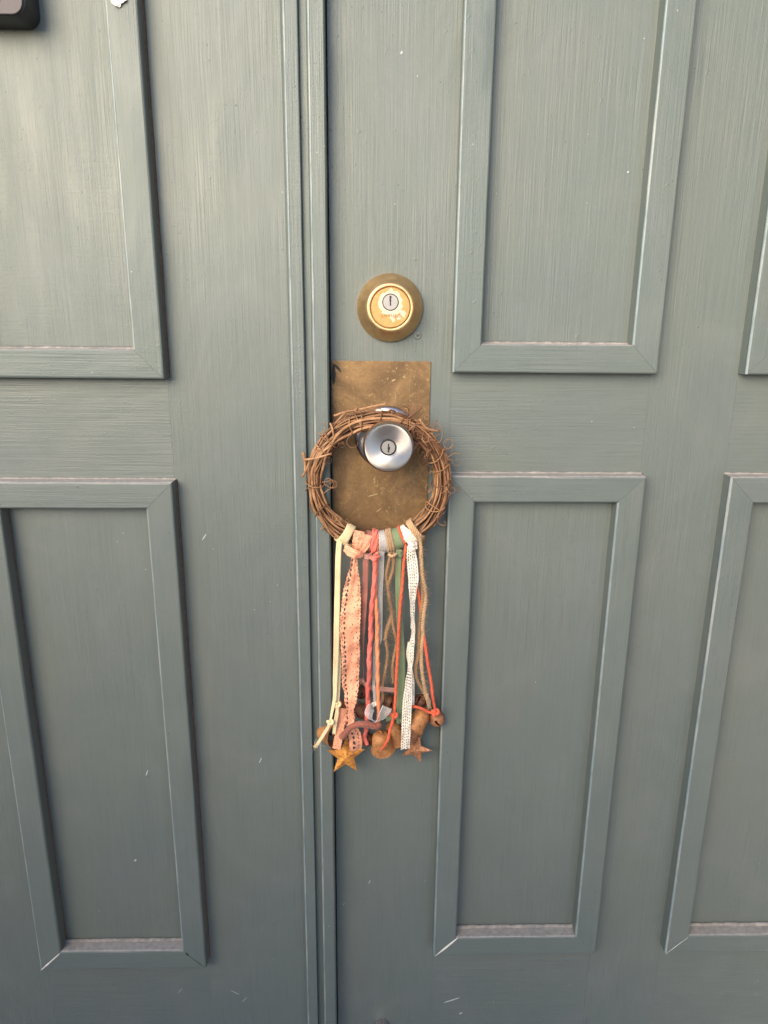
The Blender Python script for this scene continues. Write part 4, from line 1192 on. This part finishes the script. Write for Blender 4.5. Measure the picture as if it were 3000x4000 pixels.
cord_part(t, [(0.0481,-0.0300,0.8489), (0.0498,-0.0300,0.8302), (0.0517,-0.0290,0.8089), (0.0534,-0.0280,0.7882), (0.0518,-0.0280,0.7685), (0.0508,-0.0280,0.7486), (0.0509,-0.0270,0.7561), (0.0509,-0.0270,0.7400), (0.0500,-0.0270,0.7227), (0.0481,-0.0270,0.7093), (0.0493,-0.0270,0.6979), (0.0536,-0.0270,0.6885), (0.0560,-0.0270,0.6869), (0.0596,-0.0280,0.6780)], 0.00170, M['jute'], 2, 0.006, False, 297, 0.006)
bm = bmesh.new()
c = dense([(0.0600,-0.0310,0.6828), (0.0614,-0.0330,0.6755), (0.0629,-0.0340,0.6687)], 0.001)
for k in range(26):
    q = [c[0] + Vector((random.uniform(-1, 1), random.uniform(-1, 1), 0)) * 0.0014]
    for j in (len(c) // 2, len(c) - 1): q.append(c[j] + Vector((random.uniform(-1, 1), random.uniform(-1, 1), random.uniform(-1, 1))) * 0.0022)
    tube(bm, catmull(q, 4), [0.0003, 0.00015], 4)
obj('frayed_end', bm, M['jute_pale'], t)['kind'] = 'stuff'

# mauve chenille bow across the lace ends
t = thing('mauve_wool', 'short fuzzy mauve wool length tied across the bottom of the peach lace', 'wool', (-0.0106,-0.0400,0.6504), 'strips tied along the bottom of the wreath')
cord_part(t, [(-0.0271,-0.0420,0.6395), (-0.0228,-0.0430,0.6454), (-0.0176,-0.0440,0.6524), (-0.0115,-0.0440,0.6555), (-0.0050,-0.0440,0.6560), (0.0025,-0.0430,0.6543), (0.0082,-0.0420,0.6521), (0.0115,-0.0400,0.6535)], 0.0033, M['mauve_yarn'], 3, 0.012, True, 320, 0.0022)

# ------------------------------------------------------------------ rusty bells and stars
def axis_m(loc, axis, roll=0.0):
    """local -z (mouth) points along axis"""
    q = (-Vector(axis)).normalized().to_track_quat('Z', 'Y')
    return Matrix.Translation(loc) @ q.to_matrix().to_4x4() @ Matrix.Rotation(R(roll), 4, 'Z')
G_B = 'rusty bells hanging at the ends of the ribbons'
def liberty_bell(loc, axis, r, h, mat, label):
    loc = Vector(loc)
    root = tag(empty('rusty_bell', loc), label, 'bell', G_B)
    bm = bmesh.new()
    th = 0.0006
    pr = [(0.0, 1.0), (0.22, 0.992), (0.44, 0.95), (0.62, 0.86), (0.73, 0.70), (0.785, 0.50), (0.83, 0.30), (0.90, 0.12), (1.0, 0.0)]
    outp = [(a * r, (b - 0.5) * h) for a, b in pr]
    inn = [(max(0, a * r - th), (b - 0.5) * h - (th if a < 0.5 else 0)) for a, b in pr][::-1]
    lathe(bm, outp + inn, 40)
    mx = axis_m(loc, axis)
    o = obj('shell', bm, mat, root, mtx=mx); auto_smooth(o, 50)
    bm = bmesh.new()
    top = h * 0.5
    pts = [Vector((math.cos(a) * r * 0.20, 0, top + math.sin(a) * r * 0.26)) for a in [math.pi * k / 10 for k in range(11)]]
    tube(bm, pts, r * 0.055, 6)
    obj('hanger', bm, mat, root, mtx=mx)
    bm = bmesh.new()
    lathe(bm, [(0, -h * 0.46), (r * 0.14, -h * 0.42), (r * 0.18, -h * 0.34), (r * 0.12, -h * 0.27), (r * 0.04, -h * 0.24), (r * 0.03, h * 0.3), (0, h * 0.3)], 14)
    obj('clapper', bm, M['rust_dark'], root, mtx=mx)
    return root
def jingle(loc, r, mat, label, axis=(0, -0.3, -1), roll=0):
    loc = Vector(loc)
    root = tag(empty('jingle_bell', loc), label, 'bell', G_B)
    bm = bmesh.new()
    bmesh.ops.create_uvsphere(bm, u_segments=40, v_segments=28, radius=r)
    dele = []
    for f in bm.faces:
        c = f.calc_center_median()
        if c.z < -0.05 * r and (abs(c.x) < 0.085 * r or abs(c.y) < 0.085 * r): dele.append(f)
        elif c.z < -0.02 * r and c.z > -0.30 * r and (min(math.hypot(c.x - sx * r, c.y - sy * r) for sx, sy in ((0.97, 0), (-0.97, 0), (0, 0.97), (0, -0.97))) < 0.18 * r): dele.append(f)
    bmesh.ops.delete(bm, geom=dele, context='FACES')
    for v in bm.verts:
        if abs(v.co.z) < r * 0.05: v.co.xy *= 1.04
        v.co += v.co.normalized() * random.uniform(-1, 1) * r * 0.006
    bmesh.ops.solidify(bm, geom=bm.faces[:], thickness=0.0006)
    mx = axis_m(loc, axis, roll)
    obj('shell', bm, mat, root, mtx=mx)
    bm = bmesh.new()
    pts = [Vector((math.cos(a) * r * 0.24, 0, r * 0.95 + math.sin(a) * r * 0.32)) for a in [math.pi * k / 10 for k in range(11)]]
    tube(bm, pts, r * 0.07, 6)
    obj('hanger', bm, mat, root, mtx=mx)
    bm = bmesh.new(); bmesh.ops.create_icosphere(bm, subdivisions=2, radius=r * 0.35, matrix=Matrix.Translation((0, 0, -r * 0.45)))
    obj('pellet', bm, M['rust_dark'], root, mtx=mx)
    return root

liberty_bell((0.0142,-0.0300,0.6276), (0.16, 0.30, -1), 0.0131, 0.0230, M['rust_tan'], 'large tan rusty bell hanging upright at the centre of the cluster')
liberty_bell((0.0280,-0.0190,0.6311), (0.30, 0.1, -1), 0.0120, 0.0230, M['rust_tan'], 'orange brown rusty bell tucked behind the large tan bell')
liberty_bell((0.0534,-0.0240,0.6494), (-0.62, -0.28, -0.85), 0.0118, 0.0220, M['rust_tan'], 'tilted orange brown bell beside the round bell under the orange wool')
liberty_bell((-0.0428,-0.0170,0.6285), (0.80, -0.62, 0.10), 0.0128, 0.0220, M['rust_tan'], 'tan bell lying on its side at the far left of the cluster')
liberty_bell((0.0491,-0.0170,0.6319), (-0.65, -0.25, -0.75), 0.0095, 0.0240, M['rust_brown'], 'dark brown bell slanting behind the ivory lace above the brown star')
jingle((0.0719,-0.0200,0.6472), 0.0083, M['rust_brown'], 'round brown jingle bell at the far right on the orange wool', (0.55, -0.35, -0.75), 20)
jingle((0.0541,-0.0190,0.6675), 0.0074, M['rust_dark'], 'dark jingle bell with a black slot beneath the frayed jute end', (-0.45, -0.75, -0.3), 10)
jingle((0.0215,-0.0130,0.6636), 0.0068, M['rust_dark'], 'dark round jingle bell hanging just left of the green ribbon', (0, -0.4, -1), 30)
jingle((0.0235,-0.0160,0.6517), 0.0066, M['rust_brown'], 'olive brown jingle bell behind the sheer ribbon loop', (0.2, -0.3, -1), 10)
jingle((-0.0072,-0.0130,0.6745), 0.0072, M['rust_dark'], 'dark jingle bell tied to the pale rose ribbon end', (-0.3, -0.5, -1), 40)
jingle((-0.0067,-0.0140,0.6528), 0.0080, M['rust_dark'], 'dark jingle bell behind the right edge of the peach lace', (0.3, -0.6, -0.8), 15)
jingle((-0.0012,-0.0180,0.6217), 0.0072, M['rust_dark'], 'dark jingle bell at the low end of the pink wool', (-0.2, -0.4, -1), 50)
jingle((-0.0292,-0.0150,0.6589), 0.0064, M['rust_brown'], 'brown jingle bell half hidden between cream ribbon and peach lace', (0.2, -0.5, -1), 0)

def star(loc, Ro, rot, mat, label, tilt=(0, 0)):
    loc = Vector(loc)
    root = tag(empty('rusty_star', loc), label, 'star', 'rusty tin stars at the bottom')
    bm = bmesh.new()
    out = []
    for k in range(10):
        a = R(90 + rot + 36 * k); r = Ro if k % 2 == 0 else Ro * 0.42
        out.append((math.cos(a) * r, math.sin(a) * r))
    F = [bm.verts.new((x, -0.0006, z)) for x, z in out]
    B = [bm.verts.new((x, 0.0002, z)) for x, z in out]
    c = bm.verts.new((0, -0.0042, 0)); cb = bm.verts.new((0, -0.0030, 0))
    for k in range(10):
        k2 = (k + 1) % 10
        bm.faces.new((F[k], F[k2], c)); bm.faces.new((B[k2], B[k], cb)); bm.faces.new((F[k], B[k], B[k2], F[k2]))
    mx = Matrix.Translation(loc) @ Matrix.Rotation(R(tilt[0]), 4, 'X') @ Matrix.Rotation(R(tilt[1]), 4, 'Z')
    obj('tin_star', bm, mat, root, smooth=False, mtx=mx)
    bm = bmesh.new()
    a = R(90 + rot)
    pts = [Vector((math.cos(a) * Ro * 0.86 + math.cos(q) * 0.0022, -0.0012, math.sin(a) * Ro * 0.86 + 0.002 + math.sin(q) * 0.0028)) for q in [2 * math.pi * k / 14 for k in range(14)]]
    tube(bm, pts, 0.00035, 5, closed=True)
    obj('wire_ring', bm, M['brass'], root, mtx=mx)
    return root
star((-0.0234,-0.0220,0.6050), 0.0212, -2, M['rust_orange'], 'bright orange rusty star hanging lowest on the left', (-10, 8))
star((0.0505,-0.0160,0.6089), 0.0182, -14, M['rust_star'], 'dull brown rusty star hanging on the right behind the ivory lace', (6, -14))

# ------------------------------------------------------------------ small wear and painted mitre glints on the doors
def flake(parent, p, q, w, mat='scratch', name='scratch'):
    p = Vector(p); q = Vector(q)
    bm = bmesh.new(); n = 6
    d = (q - p).normalized(); s = Vector((-d.z, 0, d.x)); prev = None
    for i in range(n + 1):
        c = p.lerp(q, i / n); hw = w * (0.25 + math.sin(math.pi * (i + 0.4) / (n + 0.8))) * random.uniform(0.5, 0.8)
        row = [bm.verts.new(c + s * hw), bm.verts.new(c - s * hw), bm.verts.new(c + Vector((0, -0.00012, 0)))]
        if prev:
            bm.faces.new((prev[0], prev[2], row[2], row[0])); bm.faces.new((prev[2], prev[1], row[1], row[2]))
        prev = row
    return obj(name, bm, M[mat], parent)
for (a, b, w) in (((0.0934,-0.0001,0.2441), (0.1126,-0.0001,0.2518), 0.0010), ((0.1129,-0.0001,0.2258), (0.1169,-0.0001,0.2285), 0.0012), ((-0.0286,-0.0001,0.3913), (-0.0268,-0.0001,0.3942), 0.0004), ((0.0011,-0.0001,0.4209), (0.0032,-0.0001,0.4259), 0.0005), ((0.0738,-0.0001,0.8635), (0.0768,-0.0001,0.8672), 0.0006), ((0.0259,-0.0001,1.2684), (0.0274,-0.0001,1.2679), 0.0016), ((0.2278,-0.0001,1.1772), (0.2290,-0.0001,1.1788), 0.0008), ((0.2317,-0.0001,1.2814), (0.2323,-0.0001,1.2819), 0.0008)):
    flake(RIGHT, a, b, w)
for (a, b, w) in (((-0.2431,-0.0001,0.5662), (-0.2403,-0.0001,0.5732), 0.0008), ((-0.2649,-0.0001,0.4542), (-0.2623,-0.0001,0.4573), 0.0011), ((-0.1660,-0.0001,0.8364), (-0.1615,-0.0001,0.8431), 0.0006), ((-0.1653,-0.0001,0.2674), (-0.1548,-0.0001,0.2606), 0.0006), ((-0.2285,-0.0001,0.2637), (-0.2228,-0.0001,0.2714), 0.0003), ((-0.1523,-0.0001,0.2487), (-0.1458,-0.0001,0.2565), 0.0004), ((-0.3822,-0.0001,0.5394), (-0.3759,-0.0001,0.5345), 0.0005), ((-0.1190,-0.0001,0.5815), (-0.1160,-0.0001,0.5879), 0.0006)):
    flake(LEFT, a, b, w)
for (a, b, w) in (((-0.0332,-0.0018,1.0102), (-0.0332,-0.0018,0.9913), 0.0022), ((-0.0325,-0.0018,1.0093), (-0.0273,-0.0018,1.0042), 0.0014), ((-0.0287,-0.0018,1.0065), (-0.0268,-0.0018,1.0027), 0.0010)):
    flake(RIGHT, a, b, w, 'dark_gap', 'black_scuff')
for (a, b, w) in (((0.0213,-0.0018,0.9941), (0.0249,-0.0018,0.9960), 0.0010), ((0.0319,-0.0018,0.9989), (0.0346,-0.0018,0.9970), 0.0009), ((-0.0013,-0.0018,0.8821), (0.0087,-0.0018,0.8847), 0.0007), ((0.0112,-0.0018,0.8912), (0.0142,-0.0018,0.8886), 0.0004), ((0.0076,-0.0018,0.8664), (0.0126,-0.0018,0.8704), 0.0006)):
    flake(RIGHT, a, b, w, 'pale_brass', 'plate_scratch')
for (a, b, w) in (((-0.3792,-0.0152,0.3175), (-0.3551,-0.0152,0.3412), 0.0011), ((0.0796,-0.0152,0.3321), (0.1051,-0.0152,0.3581), 0.0013), ((0.3514,-0.0152,0.3311), (0.3758,-0.0152,0.3558), 0.0004)):
    flake(LEFT if a[0] < -0.06 else RIGHT, a, b, w, 'white_scrap_glint', 'mitre_glint_and_gap')  # bright highlights along the mitres, painted as white lines
for (a, b, w) in (((-0.2106,-0.0152,0.3404), (-0.2071,-0.0152,0.3359), 0.0013), ((-0.2071,-0.0152,0.3359), (-0.1898,-0.0152,0.3186), 0.0005)):
    flake(LEFT, a, b, w, 'dark_gap', 'mitre_glint_and_gap')
# torn scrap of white paper at the top of the left moulding
bm = bmesh.new()
c0 = Vector((-0.2033,-0.0156,1.2979))
ring = []
N_ = 26
for k in range(N_):
    a = 2 * math.pi * k / N_
    ring.append(c0 + Vector((math.cos(a) * 0.0066 * (1 + 0.16 * math.cos(3 * a)) * random.uniform(0.88, 1.1), -0.0004 - random.uniform(0, 0.0022), math.sin(a) * 0.0046 * (1 - 0.25 * math.cos(2 * a)) * random.uniform(0.85, 1.12))))
top_ = [bm.verts.new(p) for p in ring]; bot = [bm.verts.new(p + Vector((0, 0.0004, 0))) for p in ring]
cc = bm.verts.new(c0 + Vector((0, -0.0012, 0.0004)))
for k in range(N_):
    k2 = (k + 1) % N_
    bm.faces.new((top_[k], top_[k2], cc)); bm.faces.new((top_[k], bot[k], bot[k2], top_[k2]))
bm.faces.new(bot)
o = obj('paper_scrap', bm, M['white_scrap_glint'], smooth=False); recentre(o)
tag(o, 'small torn white scrap stuck on the upper left door moulding', 'paper scrap')
